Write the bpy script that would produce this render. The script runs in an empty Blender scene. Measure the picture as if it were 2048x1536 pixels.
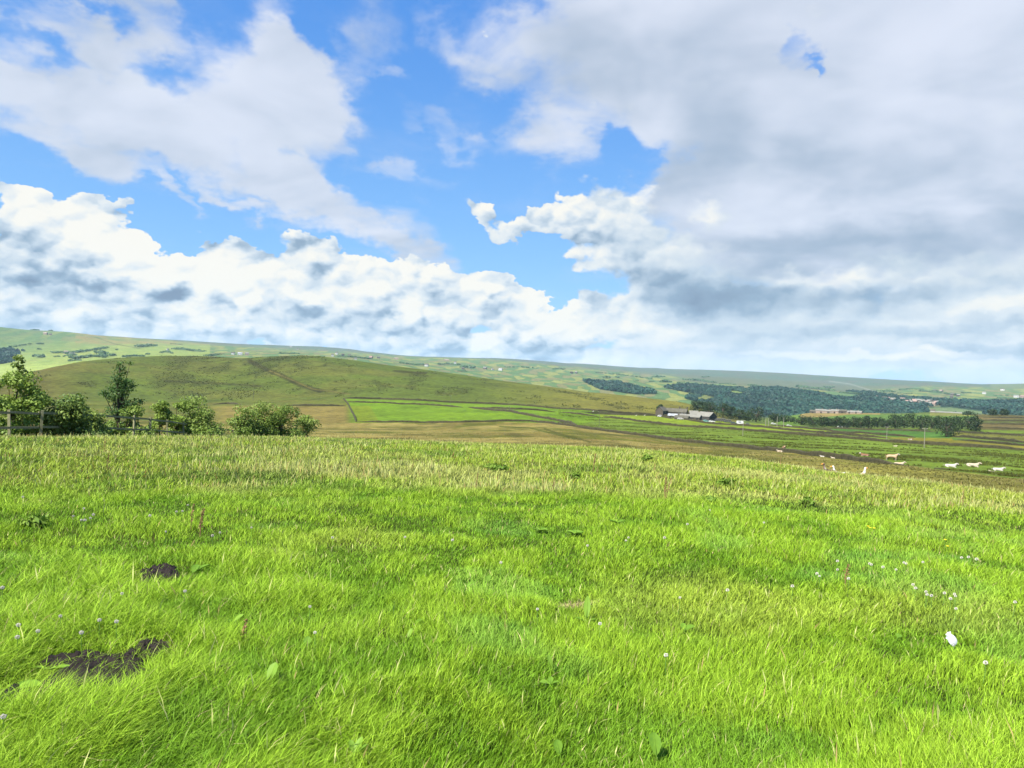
import bpy, math, random
import numpy as np
from mathutils import Vector, Matrix
random.seed(7)
rng = np.random.default_rng(11)
C = bpy.context.scene.collection
SC = bpy.context.scene
PI = math.pi
def R(a): return math.radians(a)

# ------------------------------------------------------------------ camera
FPX = 1479.0                       # focal length in photo pixels (2048 wide)
ROLL, PITCH, CAMZ = R(2.0), math.atan(23/FPX), 1.6
fwd = Vector((0, math.cos(PITCH), -math.sin(PITCH)))
upv = Vector((0, math.sin(PITCH), math.cos(PITCH)))
rt = Vector((1, 0, 0))
camX = rt*math.cos(ROLL) + upv*math.sin(ROLL)
camY = -rt*math.sin(ROLL) + upv*math.cos(ROLL)
cd = bpy.data.cameras.new('camera'); cam = bpy.data.objects.new('camera', cd); C.objects.link(cam)
cd.sensor_width = 36; cd.lens = 26.0; cd.clip_start = 0.05; cd.clip_end = 60000
M = Matrix((camX, camY, -fwd)).transposed().to_4x4(); M.translation = (0, 0, CAMZ)
cam.matrix_world = M
SC.camera = cam
NX, NY, NF = np.array(camX), np.array(camY), np.array(fwd)

def ray(px, py):
    """photo pixel -> azimuth (rad, + right) and slope (rise per metre of horizontal distance)"""
    px, py = np.asarray(px, float), np.asarray(py, float)
    d = ((px-1024)/FPX)[..., None]*NX + (-(py-768)/FPX)[..., None]*NY + NF
    h = np.hypot(d[..., 0], d[..., 1])
    return np.arctan2(d[..., 0], d[..., 1]), d[..., 2]/h
def topix(P):
    Q = P - np.array((0, 0, CAMZ))
    z = np.maximum(Q@NF, 1e-3)
    return 1024+FPX*(Q@NX)/z, 768-FPX*(Q@NY)/z

# ------------------------------------------------------------------ light
SUN_EL, SUN_AZ = R(50), R(-135)    # azimuth measured from +Y towards +X: behind the camera, to its left
sd = bpy.data.lights.new('sun', 'SUN'); sd.energy = 5.0; sd.angle = R(0.6); sd.color = (1.0, 0.955, 0.88)
sun = bpy.data.objects.new('sun', sd); C.objects.link(sun)
sdir = Vector((math.sin(SUN_AZ)*math.cos(SUN_EL), math.cos(SUN_AZ)*math.cos(SUN_EL), math.sin(SUN_EL)))
sun.rotation_euler = sdir.to_track_quat('Z', 'Y').to_euler()
SC.view_settings.view_transform = 'Standard'; SC.view_settings.look = 'None'
SC.view_settings.gamma = 1.0; SC.view_settings.exposure = 1.4
SC.render.engine = 'CYCLES'
SC.cycles.max_bounces = 5; SC.cycles.diffuse_bounces = 2; SC.cycles.glossy_bounces = 1
SC.cycles.transmission_bounces = 3; SC.cycles.transparent_max_bounces = 4; SC.cycles.volume_bounces = 0
SC.cycles.use_denoising = True
try: SC.cycles.denoiser = 'OPENIMAGEDENOISE'
except Exception: pass
SC.cycles.sample_clamp_indirect = 4

# ------------------------------------------------------------------ sky (world)
W = bpy.data.worlds.new('World'); SC.world = W; W.use_nodes = True
wn, wl = W.node_tree.nodes, W.node_tree.links
for n in list(wn): wn.remove(n)
class G:
    """tiny node-graph helper"""
    def __init__(s, tree): s.t = tree; s.n = tree.nodes; s.l = tree.links
    def put(s, sock, v):
        if isinstance(v, bpy.types.NodeSocket): s.l.new(v, sock)
        elif v is not None:
            if sock.type == 'RGBA' and not hasattr(v, '__len__'): v = (v, v, v, 1)
            elif sock.type == 'RGBA' and len(v) == 3: v = tuple(v)+(1,)
            elif sock.type == 'VECTOR' and not hasattr(v, '__len__'): v = (v, v, v)
            sock.default_value = v
    def math(s, op, a, b=None, c=None, clamp=False):
        n = s.n.new('ShaderNodeMath'); n.operation = op; n.use_clamp = clamp
        for i, v in enumerate((a, b, c)):
            if v is not None: s.put(n.inputs[i], v)
        return n.outputs[0]
    def vmath(s, op, a, b=None, sc=None):
        n = s.n.new('ShaderNodeVectorMath'); n.operation = op
        s.put(n.inputs[0], a)
        if b is not None: s.put(n.inputs[1], b)
        if sc is not None: s.put(n.inputs['Scale'], sc)
        return n.outputs['Value'] if op in ('DOT_PRODUCT', 'LENGTH', 'DISTANCE') else n.outputs[0]
    def comb(s, x, y, z):
        n = s.n.new('ShaderNodeCombineXYZ')
        for i, v in enumerate((x, y, z)): s.put(n.inputs[i], v)
        return n.outputs[0]
    def sep(s, v):
        n = s.n.new('ShaderNodeSeparateXYZ'); s.put(n.inputs[0], v); return n.outputs
    def noise(s, vec, scale, detail=4, rough=.55, dist=0.0, col=False, lac=2.0):
        n = s.n.new('ShaderNodeTexNoise'); s.put(n.inputs['Vector'], vec)
        for k, v in (('Scale', scale), ('Detail', detail), ('Roughness', rough), ('Distortion', dist), ('Lacunarity', lac)):
            s.put(n.inputs[k], v)
        return n.outputs['Color'] if col else n.outputs['Fac']
    def ss(s, v, a, b, lo=0.0, hi=1.0, kind='SMOOTHSTEP'):
        n = s.n.new('ShaderNodeMapRange'); n.interpolation_type = kind
        for i, x in enumerate((v, a, b, lo, hi)): s.put(n.inputs[i], x)
        return n.outputs[0]
    def mix(s, f, a, b, mode='MIX'):
        n = s.n.new('ShaderNodeMix'); n.data_type = 'RGBA'; n.blend_type = mode
        s.put(n.inputs[0], f); s.put(n.inputs[6], a); s.put(n.inputs[7], b)
        return n.outputs[2]
    def ramp(s, f, stops):
        n = s.n.new('ShaderNodeValToRGB'); s.put(n.inputs[0], f)
        e = n.color_ramp.elements
        while len(e) < len(stops): e.new(.5)
        for q, (p, c) in zip(e, stops): q.position = p; q.color = tuple(c)+(1,)
        return n.outputs[0]
def srgb(r, g, b):
    f = lambda v: (v/255/12.92) if v/255 <= .04045 else ((v/255+.055)/1.055)**2.4
    return (f(r), f(g), f(b))
EXPK = 2**SC.view_settings.exposure
def disp(r, g, b, k=0.1):
    """colour that shows as this sRGB value when emitted by the sky at world strength k"""
    return tuple(c/EXPK/k for c in srgb(r, g, b))
g = G(W.node_tree)
tc = wn.new('ShaderNodeTexCoord'); D = tc.outputs['Generated']
dx, dy, dz = g.sep(D)
az = g.math('MULTIPLY', g.math('ARCTAN2', dx, dy), 180/PI)
el = g.math('MULTIPLY', g.math('ARCSINE', dz), 180/PI)
AE = g.comb(az, el, 0.0)
nish = wn.new('ShaderNodeTexSky'); nish.sky_type = 'NISHITA'; nish.sun_disc = False
nish.sun_elevation = SUN_EL; nish.sun_rotation = SUN_AZ; nish.air_density = 1.0; nish.ozone_density = 2.0; nish.dust_density = 0.4
# coordinates for the two cloud families
hz = g.math('ADD', g.math('MAXIMUM', dz, 0.0), 0.22)
flat = g.comb(g.math('DIVIDE', dx, hz), g.math('DIVIDE', dy, hz), 0.0)     # high sheet, seen from below
bil = g.comb(g.math('MULTIPLY', az, 0.085), g.math('MULTIPLY', el, 0.125), 3.7)  # low heaps, seen side-on
nw = g.noise(bil, 1.6, 3, .5, col=True)
nw2 = g.noise(bil, 6.5, 3, .6, col=True)
warp = g.vmath('ADD', g.vmath('SCALE', g.vmath('SUBTRACT', nw, (.5, .5, .5)), sc=7.0),
               g.vmath('SCALE', g.vmath('SUBTRACT', nw2, (.5, .5, .5)), sc=3.2))
AW = g.vmath('ADD', AE, warp)
AW = g.vmath('MULTIPLY', AW, (1, 1, 0))
AW2 = g.vmath('MULTIPLY', g.vmath('ADD', AE, g.vmath('SCALE', warp, sc=.45)), (1, 1, 0))
def blobs(lst, coord):
    tot = None
    for (px, py, rx, ry, rot, w) in lst:
        a, s = ray(px, py)
        e = math.degrees(math.atan(float(s))); a = math.degrees(float(a))
        k = 57.3/FPX
        m = wn.new('ShaderNodeMapping'); m.vector_type = 'TEXTURE'
        ce = math.cos(R(e)); ca = math.cos(R(a))
        m.inputs['Location'].default_value = (a, e, 0)
        m.inputs['Rotation'].default_value = (0, 0, R(-rot))
        m.inputs['Scale'].default_value = (rx*k*ca*ca/ce*1.05, ry*k*ca, 1)
        g.l.new(coord, m.inputs['Vector'])
        q = wn.new('ShaderNodeTexGradient'); q.gradient_type = 'QUADRATIC_SPHERE'
        g.l.new(m.outputs[0], q.inputs[0])
        v = q.outputs['Fac']
        v = g.math('SQRT', v)                      # cone 1-r
        v = g.ss(v, 0.0, 0.75)
        tot = g.math('MULTIPLY', v, w) if tot is None else g.math('MULTIPLY_ADD', v, w, tot)
    return tot
# (px, py, rx, ry, rotation clockwise, weight)
HIGH = [ (860, 250, 200, 30, 25, .3), (800, 340, 160, 30, 15, .35), (1000, 300, 60, 30, 0, .3), (740, 60, 60, 90, 10, .35), (350, 400, 100, 20, 15, .5), (270, 60, 140, 60, 0, .4),   # thin broken sheet, upper sky
 (120, 30, 260, 60, 5, .8), (330, 30, 120, 70, 30, .6), (30, 120, 110, 70, 10, .7), (540, 60, 60, 110, 0, .55),
 (290, 210, 180, 110, 15, .95), (480, 180, 110, 140, -20, .95), (590, 230, 140, 170, -25, 1.1), (110, 250, 300, 90, 12, 1.15), (430, 300, 330, 100, 15, 1.2), (60, 180, 160, 60, 0, .5), (600, 150, 100, 80, 40, .8),
 (620, 370, 160, 70, 28, .9), (470, 400, 160, 26, 12, .75), (700, 440, 230, 70, 22, .85), (600, 450, 180, 40, 10, .6), (860, 520, 150, 60, 25, .6),
 (820, 415, 70, 50, 30, .4), (180, 330, 200, 45, 12, .6),
 (880, 60, 90, 60, 35, .55), (985, 150, 110, 60, 25, .6), (780, 150, 60, 26, 20, .45), (1010, 50, 150, 90, 0, .45), (690, 160, 50, 70, 30, .35), (950, 180, 60, 40, 10, .3),
 (1290, 90, 300, 200, 0, 1.3), (1130, 275, 110, 110, 0, .85), (1500, 60, 330, 170, 0, 1.3), (1430, 280, 250, 190, 0, 1.3), (1850, 100, 380, 260, 0, 1.4),
 (1700, 330, 420, 230, 0, 1.7), (1500, 480, 300, 120, 10, 1.4), (2000, 300, 320, 300, 0, 1.6), (2400, 200, 420, 420, 0, 1.6), (-250, 160, 280, 160, 0, 1.0), (-300, 330, 240, 90, 0, .8),
 (1340, 200, 160, 130, 0, .8), (2050, 480, 350, 160, 0, 1.4), (1750, 520, 300, 110, 0, 1.4),
 (1605, 100, 75, 45, 35, -1.3), (1650, 140, 45, 60, -20, -1.1), (1560, 130, 30, 40, 0, -.5), (1210, 300, 60, 55, 30, -.9), (1290, 350, 60, 40, 30, -.5), (640, 90, 60, 80, 0, -.3)]
LOW = [ (200, 690, 600, 55, 2, 1.2), (850, 715, 600, 50, 2, 1.2), (1500, 745, 700, 50, 2, 1.2), (2100, 755, 500, 60, 2, 1.2), (700, 560, 160, 70, 15, .8), (860, 600, 150, 80, 10, .7), (600, 510, 120, 50, 20, .6),   # heaps along the horizon
 (70, 460, 130, 90, 0, 1.5), (215, 450, 100, 70, 0, 1.4), (20, 560, 260, 130, 0, 1.6), (300, 560, 280, 120, 8, 1.7), (480, 590, 260, 110, 8, 1.6), (660, 600, 160, 100, 10, 1.3),
 (130, 620, 300, 80, 0, 1.4), (780, 610, 110, 80, 10, .9), (900, 600, 200, 90, 8, 1.4), (1010, 580, 120, 60, 15, 1.0), (1100, 630, 140, 90, 0, 1.5), (900, 690, 500, 55, 3, 1.3), (500, 670, 500, 50, 3, 1.2),
 (1240, 640, 230, 80, 8, 1.3), (1200, 450, 220, 90, 12, 1.25), (1080, 430, 90, 55, 0, .8), (980, 430, 70, 45, 50, .7), (1330, 530, 230, 110, 20, 1.4), (1290, 400, 60, 40, 0, .8), (1420, 410, 50, 45, 0, .8),
 (1450, 640, 320, 120, 5, 1.4), (1750, 640, 420, 160, 3, 1.6), (2050, 640, 350, 180, 0, 1.6), (1700, 720, 600, 60, 2, 1.3), (2400, 600, 400, 300, 0, 1.6), (-250, 560, 330, 180, 0, 1.5), (-650, 560, 400, 200, 0, 1.4), (2900, 600, 500, 260, 0, 1.5)]
SHADE = [ (1420, 250, 130, 130, 0, .45), (1250, 60, 260, 60, 0, .25), (1500, 700, 300, 20, 2, .35), (1750, 470, 420, 40, 0, .3), (1560, 560, 80, 60, 0, .3),  # grey undersides and dark scraps
 (60, 540, 220, 50, 12, .95), (210, 566, 130, 20, 12, .8), (340, 592, 60, 40, 0, 1.7), (435, 602, 42, 22, 0, 1.2), (575, 605, 70, 26, 10, .8), (60, 640, 330, 45, 2, .35), (350, 672, 500, 26, 3, .6), (800, 690, 500, 30, 3, .45),
 (870, 640, 60, 24, 0, .5), (700, 640, 160, 34, 6, .4), (1170, 590, 60, 34, 20, .55), (1130, 650, 60, 22, 0, .35), (1040, 450, 60, 45, 0, .35), (1330, 570, 150, 70, 25, .75), (1180, 470, 130, 40, 12, .35),
 (1450, 590, 150, 80, 10, .75), (1600, 600, 330, 40, 2, .6), (1850, 590, 380, 36, -3, .5), (1750, 510, 420, 60, 2, .65), (1680, 340, 200, 90, 0, .5), (1400, 330, 160, 100, 0, .35), (2040, 400, 160, 120, 0, .35), (1850, 660, 420, 22, 0, .6), (1990, 700, 200, 22, 0, .65),
 (1500, 670, 200, 26, 3, .4), (1100, 690, 220, 16, 2, .5), (640, 560, 40, 40, 0, .3), (1250, 140, 300, 60, 10, .15)]
BRIGHT = [ (750, 560, 120, 60, 0, .5), (860, 570, 110, 40, 0, .4), (60, 620, 160, 30, 0, .3), # sunlit cream heaps
 (90, 430, 170, 60, 0, .8), (230, 470, 120, 60, 0, .9), (380, 540, 180, 70, 10, 1.0), (520, 580, 130, 50, 0, .7), (450, 640, 200, 30, 4, .5), (650, 590, 80, 50, 0, .6), (1100, 600, 90, 55, 0, 1.0), (1160, 650, 80, 34, 0, .8),
 (910, 560, 120, 34, 15, .6), (830, 620, 40, 34, 0, .8), (980, 690, 60, 26, 0, .7), (1290, 650, 90, 24, 0, .6), (1290, 390, 40, 26, 0, .7), (1410, 410, 50, 34, 0, .8), (1130, 400, 60, 24, 0, .6), (600, 290, 90, 60, 0, .3), (300, 150, 90, 50, 0, .4),
 (1900, 705, 100, 12, 0, .8), (1700, 712, 320, 12, 2, .6), (1650, 560, 160, 24, 0, .4), (1450, 750, 300, 14, 2, .5), (2000, 620, 160, 16, -4, .5)]
nf = g.noise(flat, 2.1, 6, .60, .3)
nf2 = g.noise(flat, 6.0, 3, .6)
nb = g.noise(bil, 1.7, 6, .56, .1)
nb_s = g.noise(g.vmath('ADD', bil, (-0.05, 0.09, 0)), 1.7, 6, .56, .1)
def vor(vec, sc):
    n = wn.new('ShaderNodeTexVoronoi'); n.feature = 'F1'; g.put(n.inputs['Vector'], vec)
    n.inputs['Scale'].default_value = sc; n.inputs['Detail'].default_value = 1.0; n.inputs['Roughness'].default_value = .5
    return n.outputs['Distance']
bw = g.vmath('ADD', bil, g.vmath('SCALE', nw2, sc=.16))
vb = vor(bw, 4.2); vbs = vor(g.vmath('ADD', bw, (-0.03, 0.055, 0)), 4.2)
strat = g.ss(az, 1, 15)                                                 # to the right the heaps merge into a smooth grey sheet   # the same heaps a step towards the sun
hi_d = blobs(HIGH, AW); lo_d = blobs(LOW, AW); sh = blobs(SHADE, AW2); br = blobs(BRIGHT, AW2)
hi_c = g.ss(g.math('ADD', hi_d, g.math('MULTIPLY', g.math('SUBTRACT', nf, .5), g.ss(hi_d, 0, .6, 2.0, 4.6))), -.02, 1.32)
lo_c = g.ss(g.math('ADD', g.math('MULTIPLY_ADD', vb, -.9, lo_d), g.math('MULTIPLY_ADD', nb, 1.9, -.36)), g.math('MULTIPLY_ADD', strat, -.38, .45), g.math('MULTIPLY_ADD', strat, .98, .66))
hg = g.ss(el, -0.8, 1.3, 0.7, 0.0)                                      # milky band low on the horizon
blue = g.mix(g.ss(el, 2, 30), disp(118, 184, 246), disp(60, 140, 232))
sky = g.mix(0.82, nish.outputs[0], blue)
nf3 = g.noise(g.vmath('ADD', flat, (5.2, 1.3, 0)), 2.6, 3, .55, .4)
hv = g.math('ADD', g.math('MULTIPLY', g.math('SUBTRACT', nf2, .5), .5), g.math('MULTIPLY', g.math('SUBTRACT', nf3, .5), 2.2))
hi_col = g.mix(g.ss(g.math('ADD', sh, hv), -.55, 1.1), disp(229, 235, 248), disp(166, 184, 203))
hi_col = g.mix(g.ss(br, 0, 1), hi_col, disp(232, 238, 246))
relief = g.math('MULTIPLY', g.math('SUBTRACT', nb, nb_s), g.math('MULTIPLY_ADD', strat, -.7, 1.7))
relief = g.math('ADD', relief, g.math('MULTIPLY', g.math('SUBTRACT', vbs, vb), g.math('MULTIPLY_ADD', strat, -1.5, 1.95)))
lit = g.math('ADD', g.math('ADD', relief, g.math('MULTIPLY', br, .8)), g.math('MULTIPLY', sh, -.62))
lit = g.math('ADD', lit, g.math('MULTIPLY', g.math('SUBTRACT', nb, .5), -.5))
lo_col = g.ramp(g.ss(lit, -1.3, 1.12, kind='LINEAR'), [(0, disp(124, 144, 168)), (.22, disp(152, 176, 198)), (.40, disp(198, 214, 228)), (.56, disp(228, 236, 241)), (.78, disp(255, 252, 242))])
out = g.mix(g.math('MULTIPLY', hi_c, .93), sky, hi_col)
out = g.mix(g.math('MULTIPLY', lo_c, .97), out, lo_col)
out = g.mix(hg, out, disp(214, 227, 240))
bg = wn.new('ShaderNodeBackground'); g.l.new(out, bg.inputs[0]); bg.inputs[1].default_value = 0.1
wo = wn.new('ShaderNodeOutputWorld'); g.l.new(bg.outputs[0], wo.inputs[0])
W.cycles.sampling_method = 'MANUAL'; W.cycles.sample_map_resolution = 512

# ------------------------------------------------------------------ helpers
def tag(o, label=None, cat=None, group=None, kind=None):
    if label: o['label'] = label
    if cat: o['category'] = cat
    if group: o['group'] = group
    if kind: o['kind'] = kind
    return o
def empty(name, loc=(0, 0, 0), rz=0.0):
    o = bpy.data.objects.new(name, None); C.objects.link(o); o.location = loc; o.rotation_euler = (0, 0, rz)
    o.empty_display_size = .1
    return o
def link(name, me, mats, parent=None):
    for m in (mats if isinstance(mats, (list, tuple)) else [mats]): me.materials.append(m)
    o = bpy.data.objects.new(name, me); C.objects.link(o)
    if parent is not None: o.parent = parent
    return o
def raw_mesh(name, V, faces, col=None, mi=None, smooth=False):
    """faces: list of integer arrays (n, k)"""
    V = np.asarray(V, np.float32)
    me = bpy.data.meshes.new(name)
    faces = [np.asarray(f, np.int32) for f in faces if len(f)]
    nl = sum(f.size for f in faces); nf_ = sum(len(f) for f in faces)
    me.vertices.add(len(V)); me.vertices.foreach_set('co', V.ravel())
    me.loops.add(nl); me.loops.foreach_set('vertex_index', np.concatenate([f.ravel() for f in faces]))
    me.polygons.add(nf_)
    tot = np.concatenate([np.full(len(f), f.shape[1], np.int32) for f in faces])
    st = np.concatenate([[0], np.cumsum(tot)[:-1]]).astype(np.int32)
    me.polygons.foreach_set('loop_start', st)
    try: me.polygons.foreach_set('loop_total', tot)
    except Exception: pass
    me.polygons.foreach_set('use_smooth', np.full(nf_, smooth, bool))
    if mi is not None: me.polygons.foreach_set('material_index', np.asarray(mi, np.int32))
    if col is not None:
        a = me.attributes.new('Col', 'FLOAT_COLOR', 'POINT')
        c = np.ones((len(V), 4), np.float32); c[:, :3] = col
        a.data.foreach_set('color', c.ravel())
    me.update(calc_edges=True)
    return me
class MB:
    def __init__(s): s.v = []; s.f = []; s.m = []
    def add(s, vs, fs, mi=0):
        b = len(s.v); s.v += [tuple(v) for v in vs]; s.f += [tuple(i+b for i in f) for f in fs]; s.m += [mi]*len(fs)
    def box(s, x0, x1, y0, y1, z0, z1, mi=0, M_=None):
        vs = [Vector(p) for p in ((x0,y0,z0),(x1,y0,z0),(x1,y1,z0),(x0,y1,z0),(x0,y0,z1),(x1,y0,z1),(x1,y1,z1),(x0,y1,z1))]
        if M_ is not None: vs = [M_@v for v in vs]
        s.add(vs, [(0,3,2,1),(4,5,6,7),(0,1,5,4),(1,2,6,5),(2,3,7,6),(3,0,4,7)], mi)
    def tube(s, pts, rads, n=8, mi=0, caps=True):
        pts = [Vector(p) for p in pts]; rings = []
        for i, p in enumerate(pts):
            t = (pts[min(i+1, len(pts)-1)] - pts[max(i-1, 0)]).normalized()
            a = t.orthogonal().normalized() if i == 0 else (pa - t*pa.dot(t)).normalized()
            pa = a; b = t.cross(a)
            rings.append([p + (a*math.cos(2*PI*k/n) + b*math.sin(2*PI*k/n))*rads[i] for k in range(n)])
        vs = [v for r in rings for v in r]; fs = []
        for i in range(len(pts)-1):
            for k in range(n):
                fs.append((i*n+k, i*n+(k+1) % n, (i+1)*n+(k+1) % n, (i+1)*n+k))
        if caps: fs += [tuple(range(n-1, -1, -1)), tuple((len(pts)-1)*n+k for k in range(n))]
        s.add(vs, fs, mi)
    def build(s, name, mats, parent=None, smooth=False):
        me = bpy.data.meshes.new(name); me.from_pydata(s.v, [], s.f)
        me.polygons.foreach_set('material_index', s.m)
        me.polygons.foreach_set('use_smooth', [smooth]*len(s.f)); me.update()
        return link(name, me, mats, parent)
def copy_tree(o, parent=None):
    c = o.copy(); C.objects.link(c)
    if parent is not None: c.parent = parent
    for ch in [x for x in bpy.data.objects if x.parent == o]: copy_tree(ch, c)
    return c

# value noise on numpy arrays
_T = rng.random((256, 256))
def vnoise(x, y):
    xi, yi = np.floor(x).astype(int), np.floor(y).astype(int)
    fx, fy = x-xi, y-yi
    fx, fy = fx*fx*(3-2*fx), fy*fy*(3-2*fy)
    a, b = _T[xi & 255, yi & 255], _T[(xi+1) & 255, yi & 255]
    c, d = _T[xi & 255, (yi+1) & 255], _T[(xi+1) & 255, (yi+1) & 255]
    return (a*(1-fx)+b*fx)*(1-fy)+(c*(1-fx)+d*fx)*fy
def fbm(x, y, o=4, r=.5):
    s, a, t = 0, 1, 0
    for i in range(o):
        s = s+a*vnoise(x*2**i+17.3*i, y*2**i+9.1*i); t += a; a *= r
    return s/t
def inpoly(px, py, poly):
    ins = np.zeros(px.shape, bool); n = len(poly)
    for i in range(n):
        x0, y0 = poly[i]; x1, y1 = poly[(i+1) % n]
        if y0 == y1: continue
        c = ((y0 > py) != (y1 > py)) & (px < (x1-x0)*(py-y0)/(y1-y0)+x0)
        ins ^= c
    return ins

# ------------------------------------------------------------------ terrain
# each key line: points (photo x, photo y, horizontal distance in metres); 'z' lines give heights instead of photo y
def hor(x): return 745+(x-1024)*math.tan(ROLL)
KL = [
 ('z', [(-250, 0.0, .4), (2300, 0.0, .4)]),
 ('z', [(-250, 0.0, 6), (2300, 0.0, 6)]),
 ('z', [(-250, -.16, 12), (1300, -.14, 12), (2300, -.32, 12)]),
 ('p', [(-250, 874, 26), (0, 875, 26), (300, 875, 26), (640, 878, 26), (1000, 889, 26), (1250, 900, 25.5), (1500, 924, 25), (1650, 947, 24), (1800, 959, 24), (2048, 989, 22), (2300, 1015, 21)]),
 ('z', [(-250, -1.7, 29), (0, -1.9, 30), (265, -2.5, 37), (415, -3.9, 50), (500, -5.2, 60), (640, -6.2, 66), (1024, -5.6, 62), (1500, -5.6, 58), (2048, -4.6, 42), (2300, -4.6, 40)]),
 ('p', [(-250, 862, 170), (0, 862, 170), (500, 872, 170), (700, 874, 170), (1024, 876, 160), (1250, 888, 140), (1500, 910, 112), (1700, 932, 86), (1800, 941, 76), (2048, 970, 66), (2300, 995, 60)]),
 ('p', [(-250, 834, 450), (0, 838, 420), (400, 845, 400), (712, 846, 380), (850, 847, 372), (1000, 844, 360), (1100, 847, 340), (1150, 854, 310), (1250, 868, 265), (1350, 882, 235), (1500, 898, 205), (1600, 908, 180), (1700, 920, 158), (1800, 932, 138), (1900, 945, 124), (2048, 963, 110), (2300, 990, 100)]),
 ('p', [(-250, 812, 520), (0, 818, 510), (400, 823, 500), (690, 822, 490), (1024, 827, 460), (1150, 846, 430), (1300, 851, 420), (1440, 857, 410), (1600, 869, 385), (1750, 879, 360), (1900, 891, 340), (2048, 904, 320), (2300, 925, 300)]),
 ('p', [(-250, 788, 620), (0, 800, 620), (400, 805, 620), (690, 797, 610), (900, 805, 590), (1100, 815, 575), (1310, 828, 560), (1400, 837, 550), (1500, 846, 560), (1590, 851, 570), (1700, 854, 600), (1860, 856, 620), (1960, 859, 600), (2048, 861, 590), (2300, 870, 590)]),
 ('p', [(-250, 790, 760), (0, 758, 800), (60, 744, 830), (100, 735, 860), (170, 722, 900), (230, 716, 950), (330, 711, 1000), (400, 712, 1010), (480, 716, 1000), (540, 713, 1000), (600, 711, 1000), (640, 713, 1000), (700, 720, 980), (820, 736, 950), (1000, 761, 900), (1150, 781, 850), (1300, 796, 780), (1370, 806, 740), (1440, 826, 730), (1500, 838, 760), (1560, 835, 1000), (1620, 826, 1100), (1700, 826, 1150), (1800, 827, 1150), (1860, 824, 1100), (1950, 829, 950), (2048, 831, 900), (2300, 836, 900)]),
 ('z', [(-250, -95, 1250), (700, -95, 1400), (1300, -110, 1250), (1560, -135, 1500), (2300, -140, 1500)]),
 ('p', [(-250, 772, 2000), (0, 764, 2000), (200, 730, 2000), (400, 722, 2000), (700, 730, 2000), (1000, 770, 2000), (1200, 790, 2000), (1400, 814, 1950), (1500, 830, 1900), (1600, 840, 1900), (1800, 842, 1950), (2048, 846, 2000), (2300, 850, 2000)]),
 ('p', [(-250, 712, 3000), (0, 712, 3000), (200, 702, 3000), (400, 703, 3000), (560, 705, 3000), (700, 713, 3000), (900, 736, 3000), (1000, 748, 2900), (1200, 761, 2800), (1440, 777, 2700), (1560, 783, 2700), (1700, 792, 2700), (1800, 797, 2800), (1900, 800, 3000), (2048, 802, 3000), (2300, 804, 3000)]),
 ('p', [(-250, 648, 4300), (0, 655, 4300), (50, 660, 4300), (130, 664, 4300), (180, 669, 4300), (250, 675, 4400), (300, 680, 4400), (400, 688, 4500), (560, 698, 4600), (700, 706, 4600), (820, 714, 4600), (900, 717, 4600), (1000, 722, 4600), (1100, 731, 4500), (1200, 742, 4500), (1300, 752, 4500), (1440, 762, 4500), (1700, 780, 4400), (1850, 776, 4600), (2048, 778, 4800), (2300, 778, 4800)]),
 ('p', [(-250, 662, 6500), (0, 667, 6500), (250, 679, 6500), (360, 684, 6500), (460, 688, 6800), (560, 692, 6800), (640, 694, 6800), (700, 699, 6600), (780, 711, 6500), (850, 716, 6800), (930, 716.5, 7000), (990, 718, 7200), (1080, 723, 7200), (1130, 727, 7200), (1180, 729.5, 7200), (1290, 736, 7200), (1340, 738.5, 7200), (1400, 739, 7000), (1500, 744, 7000), (1600, 749, 7000), (1750, 757, 7000), (1900, 765, 7000), (1960, 768.5, 6800), (2048, 767, 6500), (2300, 764, 6500)]),
 ('z', [(-250, 20, 9500), (2300, -60, 9500)]),
 ('z', [(-250, -60, 40000), (2300, -60, 40000)]),
]
NK = len(KL); KA = []
for kind, pts in KL:
    p = np.array(pts, float)
    if kind == 'p':
        a, s = ray(p[:, 0], p[:, 1]); z = CAMZ + s*p[:, 2]
    else:
        a, _ = ray(p[:, 0], np.array([hor(x) for x in p[:, 0]])); z = p[:, 1]
    KA.append((a, p[:, 2], z))
def fold(az_):
    lim = R(41)
    a = np.clip(az_, -lim, lim)
    return a
def keys(az_):
    """(NK, n) distances and heights of the key lines at azimuths az_, joined smoothly behind the camera"""
    lim = R(41); a = np.clip(az_, -lim, lim)
    Dk = np.stack([np.interp(a, q[0], q[1]) for q in KA]); Zk = np.stack([np.interp(a, q[0], q[2]) for q in KA])
    out_ = np.abs(az_) > lim
    if out_.any():
        e = np.array([-lim, lim])
        De = np.stack([np.interp(e, q[0], q[1]) for q in KA]); Ze = np.stack([np.interp(e, q[0], q[2]) for q in KA])
        t = ((az_-lim) % (2*PI))/(2*PI-2*lim); t = np.clip(t, 0, 1)
        Dk[:, out_] = (De[:, 1:2]*(1-t)+De[:, 0:1]*t)[:, out_]; Zk[:, out_] = (Ze[:, 1:2]*(1-t)+Ze[:, 0:1]*t)[:, out_]
    return Dk, Zk
def slopes(Dk, Zk):
    h = np.diff(Dk, axis=0); dl = np.diff(Zk, axis=0)/h
    m = np.zeros_like(Dk); m[0], m[-1] = dl[0], dl[-1]
    a, b = dl[:-1], dl[1:]
    w1, w2 = 2*h[1:]+h[:-1], h[1:]+2*h[:-1]
    same = a*b > 0
    with np.errstate(divide='ignore', invalid='ignore'):
        hm = (w1+w2)/(w1/a+w2/b)
    m[1:-1] = np.where(same, hm, 0)
    return m, h, dl
def hermite(t, h, z0, z1, m0, m1):
    return (2*t**3-3*t**2+1)*z0+(t**3-2*t**2+t)*h*m0+(-2*t**3+3*t**2)*z1+(t**3-t**2)*h*m1
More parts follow.
